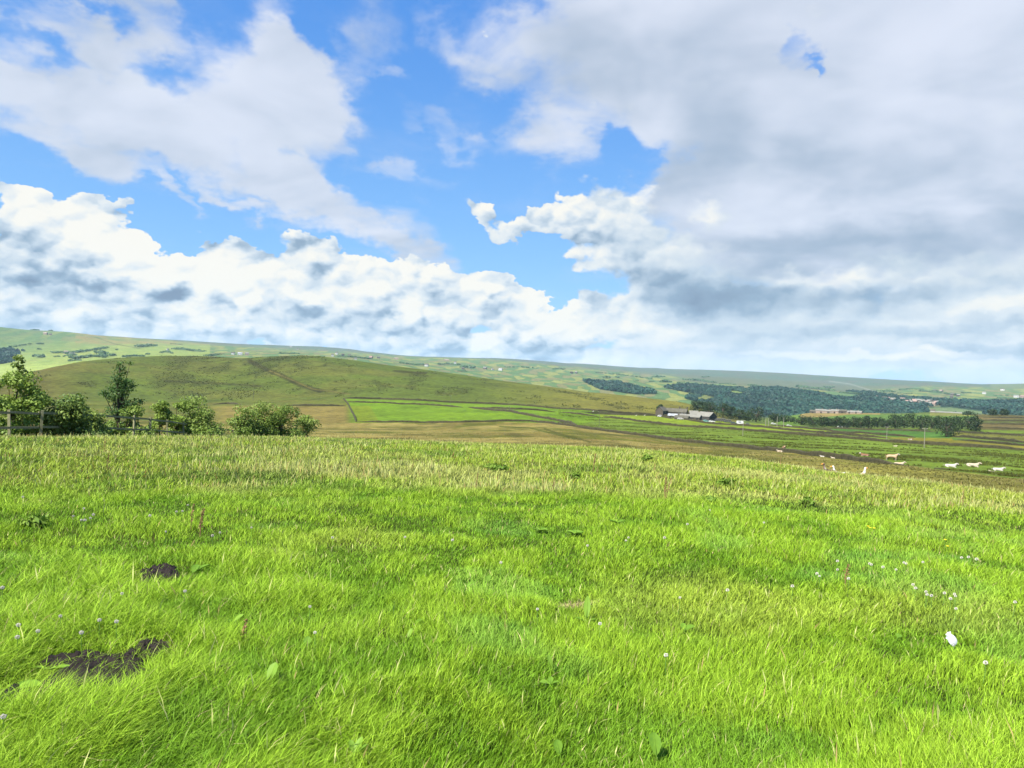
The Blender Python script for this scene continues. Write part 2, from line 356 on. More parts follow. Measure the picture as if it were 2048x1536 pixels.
def relief_at(x, y, d):
    amp1 = np.interp(d, [0, 3, 12, 30, 100, 400, 700, 1000, 2500, 4000, 7000], [0, .035, .06, .12, .5, .55, 1.3, 1.3, 5, 7, 8])
    L1 = np.interp(d, [0, 12, 60, 400, 1000, 3000, 7000], [1.1, 1.6, 9, 22, 60, 170, 400])
    # blend fixed-scale layers so that the pattern stays continuous
    o = 0
    for L in (1.2, 6, 28, 90, 350):
        w = np.exp(-(np.log(L1/L)/.75)**2)
        o = o+w*(fbm(x/L+3.1*L, y/L+1.7*L, 3)-.5)*2
    return o*amp1
def H(x, y):
    x, y = np.asarray(x, float), np.asarray(y, float)
    sh_ = x.shape; x, y = x.ravel(), y.ravel()
    az_, d = np.arctan2(x, y), np.hypot(x, y)
    Dk, Zk = keys(az_); m, h, dl = slopes(Dk, Zk)
    k = np.clip((d[None] >= Dk).sum(0)-1, 0, NK-2); i = np.arange(len(x))
    t = np.clip((d-Dk[k, i])/h[k, i], 0, 1)
    z = hermite(t, h[k, i], Zk[k, i], Zk[k+1, i], m[k, i], m[k+1, i])
    return (z+relief_at(x, y, d)).reshape(sh_)
def Hs(x, y): return float(H(np.array([x]), np.array([y]))[0])
def at(px, py, d):
    """world point on the ground under the photo pixel's direction, d metres away"""
    a, s = ray(px, py); x, y = d*math.sin(a), d*math.cos(a)
    return Vector((x, y, Hs(x, y)))
def hit(px, py, d0, d1=12000, n=600):
    """where the sight line through a photo pixel meets the ground beyond d0 (falls back to the closest pass)"""
    a, s = ray(px, py); a, s = float(a), float(s)
    d = d0*(d1/d0)**np.linspace(0, 1, n)
    x, y = d*math.sin(a), d*math.cos(a)
    g_ = H(x, y)-(CAMZ+s*d)
    b = np.nonzero((g_[1:] >= 0) & (g_[:-1] < 0))[0]
    if len(b):
        i = b[0]; t = -g_[i]/(g_[i+1]-g_[i]); dd = d[i]+(d[i+1]-d[i])*t
    elif g_[0] >= 0: dd = d0
    else: dd = d[int(np.argmax(g_-d*2e-4))]
    x, y = dd*math.sin(a), dd*math.cos(a)
    return Vector((x, y, Hs(x, y)))

# mesh grid of the ground
azf = np.arange(-R(41), R(41), R(.05))
azc = np.concatenate([np.arange(-PI, -R(41), R(4)), azf, np.arange(R(41), PI, R(4))])
rings_n = [70, 50, 60, 8, 22, 40, 60, 44, 110, 5, 6, 55, 60, 30, 3, 2]
Dk, Zk = keys(azc); m_, h_, dl_ = slopes(Dk, Zk)
rows, kk = [], []
for k in range(NK-1):
    ts = np.linspace(0, 1, rings_n[k], endpoint=False)
    for t in ts:
        rows.append((Dk[k]+h_[k]*t, hermite(t, h_[k], Zk[k], Zk[k+1], m_[k], m_[k+1]))); kk.append(k+t)
rows.append((Dk[-1], Zk[-1])); kk.append(NK-1)
GD = np.stack([r[0] for r in rows]); GZ = np.stack([r[1] for r in rows])
GX, GY = GD*np.sin(azc), GD*np.cos(azc)
GZ = GZ+relief_at(GX, GY, GD)
nr, nc = GD.shape
P = np.stack([GX, GY, GZ], -1).reshape(-1, 3)
KK = np.repeat(np.array(kk), nc)
D_ = GD.ravel(); AZ_ = np.tile(azc, nr)
PX, PY = topix(P)
c_ = lambda r, g_, b, k=3.5: np.array(srgb(r, g_, b))/k
X_, Y_ = P[:, 0], P[:, 1]
col = np.tile(c_(95, 125, 40), (len(P), 1))
def lerp(mask, colr, cur=None):
    global col
    mask = np.clip(mask, 0, 1)[:, None]; col = col*(1-mask)+np.asarray(colr)*mask
def sm(x, a, b):
    t = np.clip((x-a)/(b-a), 0, 1); return t*t*(3-2*t)
n1 = fbm(X_/3, Y_/3, 4); n2 = fbm(X_/22, Y_/22, 5, .6); n3 = fbm(X_/90+5, Y_/90, 5, .6)
# meadow soil and thatch under the blades
lerp((KK < 3.4)*1.0, c_(84, 104, 30)); lerp((KK < 3.4)*sm(n1, .45, .7)*.6, c_(112, 108, 50))
# rough tan pasture below the meadow
tanm = ((KK >= 3.15) & (KK < 6.02))*1.0
lerp(tanm, c_(198, 182, 122)); lerp(tanm*sm(n2, .42, .62), c_(132, 134, 58)); lerp(tanm*sm(fbm(X_/9, Y_/40, 4), .52, .68)*.7, c_(186, 166, 108)); lerp(tanm*sm(fbm(X_/14+9, Y_/14, 4), .58, .7)*.6, c_(98, 100, 46))
lerp(tanm*sm(PX, 1250, 1900)*.7, c_(184, 182, 98))
# valley-side pasture beyond the long wall
pas = ((KK >= 6.02) & (KK < 8.0))*1.0
lerp(pas, c_(146, 174, 68)); 
streak = fbm((X_*.55-Y_*.25)/14, (X_*.3+Y_)/5.5, 5, .6)
lerp(pas*sm(streak, .54, .64)*.7, c_(108, 120, 46)); lerp(pas*sm(n2, .5, .7)*.5, c_(138, 150, 62))
lm = pas*sm(PX, 705, 685); lerp(lm, c_(132, 142, 68)); lerp(lm*sm(n2, .45, .65)*.6, c_(152, 146, 82)); lerp(lm*sm(PY, 808, 816)*sm(PX, 380, 480), c_(176, 158, 100))
# named fields inside it
near = (KK >= 6.0) & (KK < 8.03)
def field(poly, rgb, amt=1.0, rng_=near, tex=.35, rgb2=None):
    m = inpoly(PX, PY, poly) & rng_
    lerp(m*amt, c_(*rgb))
    if tex: lerp(m*sm(fbm(X_/16+poly[0][0], Y_/30, 4), .45, .7)*tex, c_(*(rgb2 or [v*.82 for v in rgb])))
field([(690, 797), (1000, 807), (1195, 822), (1212, 834), (1160, 850), (1100, 846), (1000, 843), (712, 846)], (142, 180, 48), rgb2=(154, 188, 50))
field([(700, 812), (740, 812), (760, 846), (712, 846)], (160, 178, 52), .8)
field([(1195, 822), (1320, 830), (1400, 838), (1500, 846), (1600, 855), (1700, 862), (1790, 876), (1640, 866), (1500, 858), (1440, 856), (1290, 846), (1200, 834)], (168, 192, 58), rgb2=(152, 178, 60))
field([(1160, 823), (1300, 825), (1310, 831), (1190, 829)], (86, 88, 46), 1)
field([(1540, 850), (1700, 856), (1900, 860), (1960, 862), (1900, 874), (1780, 866), (1640, 860)], (112, 142, 66))
field([(1640, 857), (1890, 864), (1900, 876), (1780, 873)], (108, 156, 74))
field([(1750, 874), (1900, 877), (2100, 890), (2100, 904), (1850, 884)], (166, 160, 66))
field([(1905, 862), (2100, 872), (2100, 884), (1905, 874)], (150, 150, 72)); field([(1905, 876), (2100, 890), (2100, 896), (1905, 880)], (112, 150, 74))
# moor hill
hill = ((KK >= 8.0) & (KK < 10))*1.0
lerp(hill, c_(122, 140, 62)); lerp(hill*sm(n3, .48, .66)*.35, c_(150, 136, 82)); lerp(hill*sm(fbm(X_/40+3, Y_/60, 5, .6), .5, .64)*.8, c_(120, 136, 58))
lerp(hill*sm(PX, 230, 60)*.6, c_(140, 122, 74)); lerp(hill*sm(PX, 900, 1250)*.75, c_(168, 158, 84))
lerp(hill*sm(fbm(X_/26, Y_/70+2, 5, .65), .58, .7)*.6, c_(96, 102, 46))
ridge = hill*sm(PX, 290, 380)*sm(PX, 660, 560)*sm(PY, 752, 730)*sm(fbm(X_/14, Y_/60, 4), .42, .6); lerp(ridge*.6, c_(84, 92, 46))
def streakline(pts, wpx, rgb, amt, kr):
    """a worn strip on the ground along a line (track, gully)"""
    m = np.zeros(len(P)); sel = (KK >= kr[0]) & (KK < kr[1])
    pts = np.array(pts, float)
    for (a, b) in zip(pts[:-1], pts[1:]):
        ab = b-a; t = np.clip(((PX-a[0])*ab[0]+(PY-a[1])*ab[1])/(ab@ab), 0, 1)
        dd = np.hypot(PX-a[0]-t*ab[0], (PY-a[1]-t*ab[1])*1.6)
        m = np.maximum(m, sm(dd, wpx, wpx*.4))
    lerp(m*sel*amt, c_(*rgb))
streakline([(500, 722), (530, 738), (565, 752), (600, 770), (640, 782)], 9, (84, 80, 42), .8, (8, 10))
streakline([(540, 742), (580, 758), (625, 778), (700, 788)], 3, (150, 140, 84), .7, (8, 10))
streakline([(790, 742), (850, 747)], 5, (84, 78, 40), .7, (8, 10)); streakline([(330, 762), (420, 766), (520, 772)], 5, (86, 84, 42), .6, (8, 10))
streakline([(1000, 853), (1060, 856), (1110, 868), (1150, 878)], 3, (112, 122, 44), .9, (4, 6)); streakline([(1090, 858), (1120, 868), (1180, 884)], 4, (104, 108, 46), .8, (4, 6))
# plateau right of the hill, with narrow strip fields
plat = ((KK >= 8.0) & (KK < 10)) & (PX > 1480)
lerp(plat*1.0, c_(130, 152, 84))
field([(1545, 852), (1590, 820), (1610, 820), (1600, 852)], (140, 178, 88), 1, plat); field([(1600, 836), (1600, 822), (1760, 822), (1760, 829)], (198, 176, 122), 1, plat); field([(1590, 840), (1700, 829), (1960, 830), (1960, 840)], (134, 174, 90), 1, plat)
field([(1860, 832), (1860, 815), (1960, 815), (1960, 832)], (168, 172, 104), 1, plat)
strip = plat & (PX > 1950)
lerp(strip*1.0, c_(128, 120, 76)); lerp(strip*(np.sin(D_/26+n3*3) > .15)*.7, c_(160, 140, 100)); lerp(strip*(np.sin(D_/41+2) > .6)*.7, c_(120, 134, 74))
# far side: parcels of fields
far = (KK >= 10) & (KK < 15)
u = AZ_*np.maximum(D_, 1)**.35*4.2 + fbm(AZ_*20, np.log(D_)*12, 3)*1.3; v = np.log(np.maximum(D_, 1))*15 + (fbm(AZ_*14+4, np.log(D_)*8, 3)-.5)*3.2
idx = np.nonzero(far)[0]; uu, vv = u[idx], v[idx]
ui, vi = np.floor(uu).astype(int), np.floor(vv).astype(int)
f1 = np.full(len(idx), 9.); f2 = np.full(len(idx), 9.); cid = np.zeros(len(idx), int)
_J = rng.random((512, 2)); hsh = lambda a, b: ((a*73856093) ^ (b*19349663)) & 511
for i in (-1, 0, 1):
    for j in (-1, 0, 1):
        hc = hsh(ui+i, vi+j); cx, cy = ui+i+_J[hc, 0]*.8+.1, vi+j+_J[hc, 1]*.8+.1
        dd = np.abs(uu-cx)*.9+np.abs(vv-cy)+.35*np.hypot(uu-cx, vv-cy)
        nb_ = dd < f1
        f2 = np.where(nb_, f1, np.minimum(f2, dd)); f1 = np.where(nb_, dd, f1); cid = np.where(nb_, hc, cid)
pal = np.array([c_(148, 176, 92), c_(128, 164, 84), c_(166, 184, 96), c_(160, 158, 98), c_(180, 168, 108), c_(118, 152, 84), c_(104, 140, 78), c_(174, 180, 92)])
fc = pal[(np.abs(hsh(cid, cid*7+3)) % 8)]
fc = fc*(1-.3*(f2-f1 < .045)[:, None])
col[idx] = fc
leftfar = far & (PX < 420)
lerp(leftfar*sm(PY, 668, 700)*.75, c_(176, 196, 92)); lerp(leftfar*sm(PX, 250, 30)*sm(PY, 715, 690)*.7, c_(122, 152, 88)); lerp(leftfar*sm(PY, 722, 738)*.8, c_(196, 214, 104))
lerp((far & (PX > 150) & (PX < 560) & (PY < 690))*sm(n3, .35, .6)*.8, c_(184, 166, 98))
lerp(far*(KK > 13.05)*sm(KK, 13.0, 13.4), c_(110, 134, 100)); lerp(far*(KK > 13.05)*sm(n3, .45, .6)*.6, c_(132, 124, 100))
lerp((far & (KK > 13) & (PX > 1980))*.8, c_(140, 156, 96))
lerp((far & (KK > 12.4) & (KK < 13.3) & (PX > 1320))*sm(PX, 1320, 1420)*sm(PX, 1790, 1720)*.9, c_(122, 130, 88))
col[far] *= 1.18
# floor under the woods
WOODS = [
 [(1165, 762), (1230, 765), (1262, 772), (1290, 779), (1320, 788), (1270, 789), (1200, 779)],
 [(1330, 776), (1380, 770), (1440, 776), (1500, 780), (1560, 790), (1600, 806), (1640, 830), (1600, 840), (1560, 838), (1500, 838), (1440, 830), (1420, 816), (1400, 806), (1370, 797), (1410, 792), (1380, 786)],
 [(1500, 777), (1560, 777), (1640, 788), (1740, 793), (1800, 803), (1850, 815), (1880, 830), (1820, 836), (1640, 836), (1600, 812), (1560, 796), (1490, 788)],
 [(1690, 784), (1740, 786), (1800, 795), (1900, 801), (1960, 805), (2120, 800), (2120, 842), (1900, 832), (1860, 822), (1840, 812), (1780, 803), (1700, 792)],
 [(-20, 702), (20, 698), (36, 704), (30, 714), (-20, 716)], [(-20, 718), (10, 718), (16, 726), (-20, 730)]]
CLEAR = [[(1716, 790), (1760, 792), (1830, 799), (1876, 805), (1882, 814), (1840, 813), (1790, 806), (1740, 800)], [(1630, 781), (1685, 783), (1745, 792), (1700, 799), (1655, 794)], [(1856, 830), (1848, 814), (1905, 813), (1980, 823), (1965, 834)],
 [(1440, 784), (1470, 781), (1500, 788), (1480, 793)], [(1385, 800), (1410, 790), (1436, 796), (1420, 806)], [(1480, 779), (1530, 781), (1560, 786), (1520, 786)]]
for w in WOODS: lerp(inpoly(PX, PY, w) & (KK > 10) & (KK < 14), c_(70, 104, 60)*.8)
field([(1632, 783), (1680, 785), (1740, 793), (1700, 797), (1660, 793)], (134, 172, 98), 1, (KK > 10) & (KK < 14)); field([(1858, 826), (1850, 815), (1900, 815), (1975, 824), (1960, 832)], (142, 166, 100), 1, (KK > 10) & (KK < 14))
vgf = (KK > 10) & (KK < 14)
field(CLEAR[0], (150, 156, 98), .9, vgf); field(CLEAR[3], (150, 176, 84), 1, vgf); field(CLEAR[4], (158, 168, 84), 1, vgf); field(CLEAR[5], (126, 164, 88), 1, vgf)
streakline([(1660, 763), (1700, 768), (1740, 780), (1758, 786)], 2.5, (196, 196, 170), .7, (11, 14.2)); streakline([(192, 675), (230, 688), (280, 697)], 1.6, (110, 110, 60), .7, (10, 14))
field([(100, 705), (205, 700), (200, 712), (110, 715)], (190, 206, 100), .8, far & (KK < 14)); 
fq = lambda r, c: r*nc+c
r_, q_ = np.meshgrid(np.arange(nr-1), np.arange(nc), indexing='ij')
q2 = (q_+1) % nc
quads = np.stack([fq(r_, q_), fq(r_, q2), fq(r_+1, q2), fq(r_+1, q_)], -1).reshape(-1, 4)[:, ::-1]
cap = np.arange(nc)[None, :]
col[(KK > 3.1) & (KK < 10), 2] *= .62
me = raw_mesh('ground', P, [quads], col, smooth=True)

# ------------------------------------------------------------------ materials
def mat(name, base=None, rough=.85, attr=False, nscale=None, ncol=None, namt=.5, bump=0, bscale=5, spec=.25, trans=0, coord='Object', metal=0, stretch=None, attr_gain=1.0):
    m = bpy.data.materials.new(name); m.use_nodes = True
    t = G(m.node_tree); nd = m.node_tree.nodes
    for n in list(nd): nd.remove(n)
    b = nd.new('ShaderNodeBsdfPrincipled'); o = nd.new('ShaderNodeOutputMaterial')
    b.inputs['Roughness'].default_value = rough; b.inputs['Specular IOR Level'].default_value = spec; b.inputs['Metallic'].default_value = metal
    tcx = nd.new('ShaderNodeTexCoord'); vec = tcx.outputs[coord]
    if stretch: vec = t.vmath('MULTIPLY', vec, stretch)
    if attr:
        a = nd.new('ShaderNodeAttribute'); a.attribute_name = 'Col'; c = a.outputs['Color']
        if attr_gain != 1: c = t.vmath('SCALE', c, sc=attr_gain)
    else: c = tuple(base)+(1,)
    if nscale:
        nz = t.noise(vec, nscale, 5, .62)
        c = t.mix(t.math('MULTIPLY', t.ss(nz, .35, .7), namt), c, ncol if ncol is not None else (0, 0, 0))
    t.put(b.inputs['Base Color'], c)
    if bump:
        bn = nd.new('ShaderNodeBump'); bn.inputs['Distance'].default_value = bump; bn.inputs['Strength'].default_value = 1
        t.put(bn.inputs['Height'], t.noise(vec, bscale, 6, .65)); t.l.new(bn.outputs[0], b.inputs['Normal'])
    sh_ = b.outputs[0]
    if trans:
        tr = nd.new('ShaderNodeBsdfTranslucent'); t.put(tr.inputs[0], c)
        mx = nd.new('ShaderNodeMixShader'); mx.inputs[0].default_value = trans
        t.l.new(sh_, mx.inputs[1]); t.l.new(tr.outputs[0], mx.inputs[2]); sh_ = mx.outputs[0]
    t.l.new(sh_, o.inputs[0])
    return m
# ground: vertex colours give the vegetation, noise at three scales gives tussocks and thatch
def ground_mat():
    m = bpy.data.materials.new('ground_cover'); m.use_nodes = True
    t = G(m.node_tree); nd = m.node_tree.nodes
    b = nd['Principled BSDF']; b.inputs['Roughness'].default_value = .95; b.inputs['Specular IOR Level'].default_value = .1
    a = nd.new('ShaderNodeAttribute'); a.attribute_name = 'Col'
    tcx = nd.new('ShaderNodeTexCoord'); o = tcx.outputs['Object']
    geo = nd.new('ShaderNodeNewGeometry')
    dist = t.vmath('LENGTH', geo.outputs['Position'])
    kf = t.ss(dist, 60, 900, 1.0, 0.16, 'LINEAR')
    fine = t.noise(o, 1.6, 6, .7); mid = t.noise(o, .22, 6, .68); big = t.noise(o, .03, 6, .65)
    f = t.math('ADD', t.math('MULTIPLY', t.math('SUBTRACT', fine, .5), 1.5), t.math('MULTIPLY', t.math('SUBTRACT', mid, .5), 2.2))
    f = t.math('ADD', f, t.math('MULTIPLY', t.math('SUBTRACT', big, .5), 1.3))
    f = t.math('ADD', 1.0, f)
    f = t.math('MAXIMUM', f, .4)
    c = t.vmath('SCALE', a.outputs['Color'], sc=f)
    t.put(b.inputs['Base Color'], c)
    bn = nd.new('ShaderNodeBump'); bn.inputs['Distance'].default_value = .5; bn.inputs['Strength'].default_value = .7
    t.put(bn.inputs['Height'], t.math('ADD', t.math('MULTIPLY', fine, .35), t.math('MULTIPLY', mid, 2.0))); t.l.new(bn.outputs[0], b.inputs['Normal'])
    return m
M_ground = ground_mat()
ground = link('ground', me, M_ground); tag(ground, kind='structure')
M_wall = mat('dry_stone', (.052, .046, .020), .95, nscale=1.3, ncol=(.018, .018, .007), namt=.85, bump=.12, bscale=3)
M_rush = mat('rush_leaf', attr=True, rough=.9, trans=.2)
M_leaf = mat('leaf', attr=True, rough=.6, spec=.3, trans=.35)
M_bark = mat('bark', (.09, .065, .045), .95, nscale=9, ncol=(.03, .025, .02), namt=.7, bump=.02, bscale=30)
M_wood = mat('weathered_timber', (.23, .225, .12), .9, nscale=6, ncol=(.13, .13, .06), namt=.6, bump=.01, bscale=40)
M_grass = mat('grass_blade', attr=True, rough=.6, spec=.16, trans=.24)
M_pole = mat('pole_timber', (.20, .19, .15), .9, nscale=4, ncol=(.15, .13, .1), namt=.6)
M_poledark = mat('dark_pole_timber', (.09, .085, .065), .9, nscale=4, ncol=(.04, .04, .03), namt=.6)
M_stone = mat('farm_stone', (.065, .055, .04), .95, nscale=.9, ncol=(.06, .05, .04), namt=.7, bump=.1, bscale=2)
M_pale = mat('pale_stone', (.22, .17, .125), .9, nscale=.6, ncol=(.26, .21, .17), namt=.6)
M_white = mat('white_render', (.40, .395, .37), .8, nscale=.6, ncol=(.3, .29, .26), namt=.4)
M_slate = mat('stone_slates', (.065, .062, .042), .9, nscale=.7, ncol=(.11, .10, .08), namt=.6)
M_greyroof = mat('cement_sheet_roof', (.17, .165, .135), .8, nscale=.4, ncol=(.11, .105, .085), namt=.6)
M_whiteroof = mat('pale_sheet_roof', (.17, .18, .18), .6, nscale=.4, ncol=(.55, .58, .6), namt=.5)
M_dark = mat('dark_opening', (.018, .018, .016), .9)
M_glass = mat('window_glass', (.04, .05, .06), .15, spec=.6)
M_redroof = mat('brown_roof', (.22, .15, .12), .9)

# ------------------------------------------------------------------ haze
hb = MB(); hb.box(-13000, 13000, -13000, 13000, -260, 300)
hz_ = hb.build('haze', [])
hm_ = bpy.data.materials.new('haze_air'); hm_.use_nodes = True
hn = hm_.node_tree.nodes
for n in list(hn): hn.remove(n)
pv = hn.new('ShaderNodeVolumePrincipled'); pv.inputs['Color'].default_value = (.58, .84, 1.0, 1); pv.inputs['Density'].default_value = 4.2e-5
pv.inputs['Anisotropy'].default_value = 0.0
ho = hn.new('ShaderNodeOutputMaterial'); hm_.node_tree.links.new(pv.outputs[0], ho.inputs['Volume'])
hz_.data.materials.append(hm_); tag(hz_, kind='stuff')

# ------------------------------------------------------------------ soil patches in the turf
SOIL = [   # photo x, y, half width px, half height px
 (190, 1345, 74, 26), (110, 1385, 92, 14), (235, 1362, 34, 22), (318, 1156, 32, 13), (305, 1305, 24, 12), (125, 1338, 34, 14)]
soil_xy = []
def soil_mask(x, y):
    m = np.full(np.shape(x), -9.0)
    for (cx, cy, rx, ry, c, s) in soil_xy:
        u_ = ((x-cx)*c+(y-cy)*s)/rx; v_ = (-(x-cx)*s+(y-cy)*c)/ry
        m = np.maximum(m, 1-np.hypot(u_, v_))
    return m
for (px, py, wx, wy) in SOIL:
    p = hit(px, py, 2.0, 30); q = hit(px, py-wy, 2.0, 30); w = hit(px+wx, py, 2.0, 30)
    a_ = math.atan2(p.x, p.y)
    soil_xy.append((p.x, p.y, (w-p).length*1.3, (q-p).length*1.35, math.cos(a_), -math.sin(a_)))
M_soil = mat('bare_soil', (.020, .014, .011), .95, nscale=22, ncol=(.012, .009, .008), namt=.8, bump=.02, bscale=45)
def soil_obj(cx, cy, r, lab, idxs):
    n = 130; s = np.linspace(-r, r, n); xx, yy = np.meshgrid(cx+s, cy+s)
    m = soil_mask(xx, yy)+(fbm(xx*11, yy*11, 3)-.5)*1.1; e_ = np.clip(m+.12, 0, .5)
    z = H(xx, yy)+np.where(m > -.12, -.010+.05*np.sqrt(e_)*.7+(fbm(xx*16, yy*16, 4)-.4)*.12*e_+(vnoise(xx*60, yy*60))*.03*np.minimum(e_*4, 1), -.03)
    V = np.stack([xx, yy, z], -1).reshape(-1, 3)
    i, j = np.meshgrid(np.arange(n-1), np.arange(n-1), indexing='ij'); b = (i*n+j).ravel()
    F = np.stack([b, b+1, b+n+1, b+n], -1); F = F[(m.ravel()[F] > -.12).all(1)]
    us, inv = np.unique(F, return_inverse=True)
    o = link('bare_soil_patch', raw_mesh('bare_soil_patch', V[us], [inv.reshape(F.shape)], smooth=True), M_soil)
    tag(o, lab, 'soil patch')
for i in (0, 3, 4):
    cx, cy = soil_xy[i][:2]
    lab = {0: 'large ragged patch of dark bare soil in the grass with tufts growing through it', 3: 'small dark hollow of bare soil farther up the turf, overhung by long grass',
           4: 'small brown scrap of bare soil just beyond the large bare patch', 6: 'tiny brown scrape in the grass right of the large lit dock leaf'}[i]
    soil_obj(cx, cy, {0: .75, 3: .35, 4: .18, 6: .1}[i], lab, i)

# ------------------------------------------------------------------ grass blades
def tallness(x, y):
    """0 = short turf, 1 = long rough grass"""
    P_ = np.stack([x, y, H(x, y)], -1); px, py = topix(P_)
    edge = np.interp(px, [-300, 0, 700, 1000, 1300, 1500, 1700, 2048, 2400], [985, 985, 982, 985, 988, 1000, 1022, 1042, 1060])
    edge = edge+(fbm(x/1.3, y/1.3, 3)-.5)*46
    return sm(edge-py, -22, 30), px, py
def blades(n, d0, d1, wide, seg, power=1.0, lean_amt=1.0, fringe=1.0):
    """random blades between two distances; density falls with distance"""
    az_ = rng.uniform(-R(37.5), R(37.5), n)
    d = d0*(d1/d0)**(rng.random(n)**power)
    x, y = d*np.sin(az_), d*np.cos(az_)
    x += rng.normal(0, .01, n); y += rng.normal(0, .01, n)
    # gather into tufts
    tx, ty = x+(fbm(x*9, y*9, 2)-.5)*.06, y+(fbm(x*9+40, y*9, 2)-.5)*.06
    x, y = tx, ty
    sm_ = soil_mask(x, y)+(fbm(x*11, y*11, 3)-.5)*1.1
    keep = (sm_ < -.02) | (rng.random(n) < .2)
    x, y = x[keep], y[keep]; sparse = sm_[keep] > -.02
    n = len(x); d = np.hypot(x, y)
    tl, px, py = tallness(x, y)
    z = H(x, y)
    big = fbm(x/2.2, y/2.2, 4); sml = fbm(x*2.2+7, y*2.2, 3); clump = fbm(x*5.5, y*5.5, 3)
    ln = rng.uniform(.45, 1.15, n)*.66
    L = (.06+.075*sm(sml, .3, .75)+.035*sm(big, .4, .7))*ln*1.25
    longleft = sm(px, 900, 200)*sm(py, 1050, 1200)
    L *= 1+.5*longleft+.3*sm(d, 5, 3)
    stem = (rng.random(n) < np.where(tl > .5, .025+.10*sm(fbm(x/2.5+5, y/2.5, 3), .5, .65), .002))
    L = L*(1-tl)+tl*(.06+.14*sm(clump, .35, .7)+.05*big)*ln
    L = np.where(stem & (tl > .5), L*1.4+.05, L); L = np.where(stem & (tl <= .5), L*1.4+.02, L)
    edge_d = sm(d, 20, 24)
    L = L*(1-.25*edge_d*(tl > .5))
    nearsoil = sm(soil_mask(x, y), -1.0, -.25); L = L*(1-.5*nearsoil)
    # flow: the sward is combed to the right with eddies
    th = (fbm(x/1.6+3, y/1.6, 3)-.5)*5.2+.5 + rng.normal(0, 1, n)*np.where(tl > .5, 1.8, np.interp(d, [3, 5, 9], [1.15, 1.6, 2.0]))
    lean = np.clip(.55+.55*(fbm(x*1.3+11, y*1.3, 3)-.3)+.35*longleft, .15, 1.25)*rng.uniform(.35, 1.25, n)*lean_amt
    lean = np.where(stem, lean*.6, lean*np.where(tl > .5, 1.45, 1.2)); L = L*np.interp(d, [4, 7, 12], [1, .92, .9])
    lx, ly = np.cos(th), np.sin(th)
    wdt = wide*rng.uniform(.6, 1.3, n)*np.where(stem, .55, 1)
    # colour
    KB = 1.52; g1 = c_(141, 183, 36, KB); g2 = c_(172, 206, 62, KB); g3 = c_(86, 142, 26, KB); g4 = c_(190, 202, 84, KB); tan = c_(214, 198, 140, KB); bluegreen = c_(124, 184, 92, KB)
    r1 = rng.random(n)[:, None]
    c = g1*(1-r1)+g2*r1
    s3 = (sm(sml, .56, .36)*.55)[:, None]; c = c*(1-s3)+g3*s3  # darker green clumps; their depth also paints in shadow among the tufts
    bgm = (sm(fbm(x/1.1+30, y/1.1, 3), .62, .74)*.25)[:, None]; c = c*(1-bgm)+bluegreen*bgm
    ylm = (sm(fbm(x/1.7+60, y/1.7+3, 3), .56, .76)*.4)[:, None]; c = c*(1-ylm)+g4*ylm
    dry = (rng.random(n) < .015)[:, None]; c = np.where(dry, tan, c)
    dead = np.zeros(n)
    for (qx, qy, qw, qh) in ((155, 1222, 40, 9), (1150, 1215, 40, 7), (330, 1310, 22, 10), (200, 1410, 60, 8)):
        dead = np.maximum(dead, sm(np.hypot((px-qx)/qw, (py-qy)/qh), 1.25, .6))
    dm = (rng.random(n) < dead*.8)[:, None]; c = np.where(dm, tan*.8, c); L = L*(1-.45*dead)
    # long-grass palette
    t1 = np.clip(sm(fbm(x/3.2+2, y/3.2, 4), .46, .62)*(.45+.75*sm(py, 915, 960)), 0, 1)[:, None]
    tallc = c_(150, 182, 48, KB)*(1-r1)+c_(182, 200, 78, KB)*r1
    tallc = tallc*(1-t1*.45)+c_(208, 200, 128, KB)*t1*.45
    dk = sm(fbm(x/1.4+70, y/1.4, 3), .54, .68)[:, None]*.7; tallc = tallc*(1-dk)+c_(116, 152, 48, KB)*dk
    rr = (rng.random(n) < .03)[:, None]; tallc = np.where(rr, c_(158, 110, 62, 1.75), tallc)
    right = (sm(px, 1500, 2000)*sm(py, 1030, 960)*.4)[:, None]; tallc = tallc*(1-right)+c_(176, 160, 88, 1.75)*right
    tlm = tl[:, None]; c = c*(1-tlm)+tallc*tlm
    c = c*rng.uniform(.5, 1.45, n)[:, None]
    headc = np.where((rng.random(n) < .8)[:, None], c_(202, 206, 126, KB), c_(188, 164, 104, KB))
    # spine
    ts = np.linspace(0, 1, seg+1)
    pts = []
    for t in ts:
        hgt = L*(t-.32*lean*t*t*.9)
        out_ = L*lean*t*t*.85
        pts.append(np.stack([x+lx*out_, y+ly*out_, z+hgt-.004], -1))
    pa = rng.uniform(0, 2*PI, n); sx, sy = np.cos(pa), np.sin(pa)
    side = np.stack([sx, sy, np.zeros(n)], -1)
    prof = {3: [1, .95, .62, 0], 2: [1, .8, 0], 4: [1, 1, .85, .5, 0]}[seg]
    V, CC = [], []
    for i, t in enumerate(ts[:-1]):
        w = wdt*prof[i]*.5
        if i >= 1: w = np.where(stem, wdt*(.45 if i < seg-1 else 1.5 if seg > 2 else 1.2), w)
        V += [pts[i]-side*w[:, None], pts[i]+side*w[:, None]]
        ct = c*(.62+.38*min(1, t*1.6+.1)) if False else c
        if i == seg-1: ct = np.where(stem[:, None], headc, ct)
        CC += [ct, ct]
    V.append(pts[-1]); CC.append(np.where(stem[:, None], headc, c))
    k = 2*seg+1
    V = np.stack(V, 1).reshape(-1, 3); CC = np.stack(CC, 1).reshape(-1, 3)
    b = (np.arange(n)*k)[:, None]
    Q = np.concatenate([b+np.array([[2*i, 2*i+1, 2*i+3, 2*i+2]]) for i in range(seg-1)]) if seg > 1 else np.zeros((0, 4), int)
    T = b+np.array([[2*seg-2, 2*seg-1, 2*seg]])
    return V, Q, T, CC
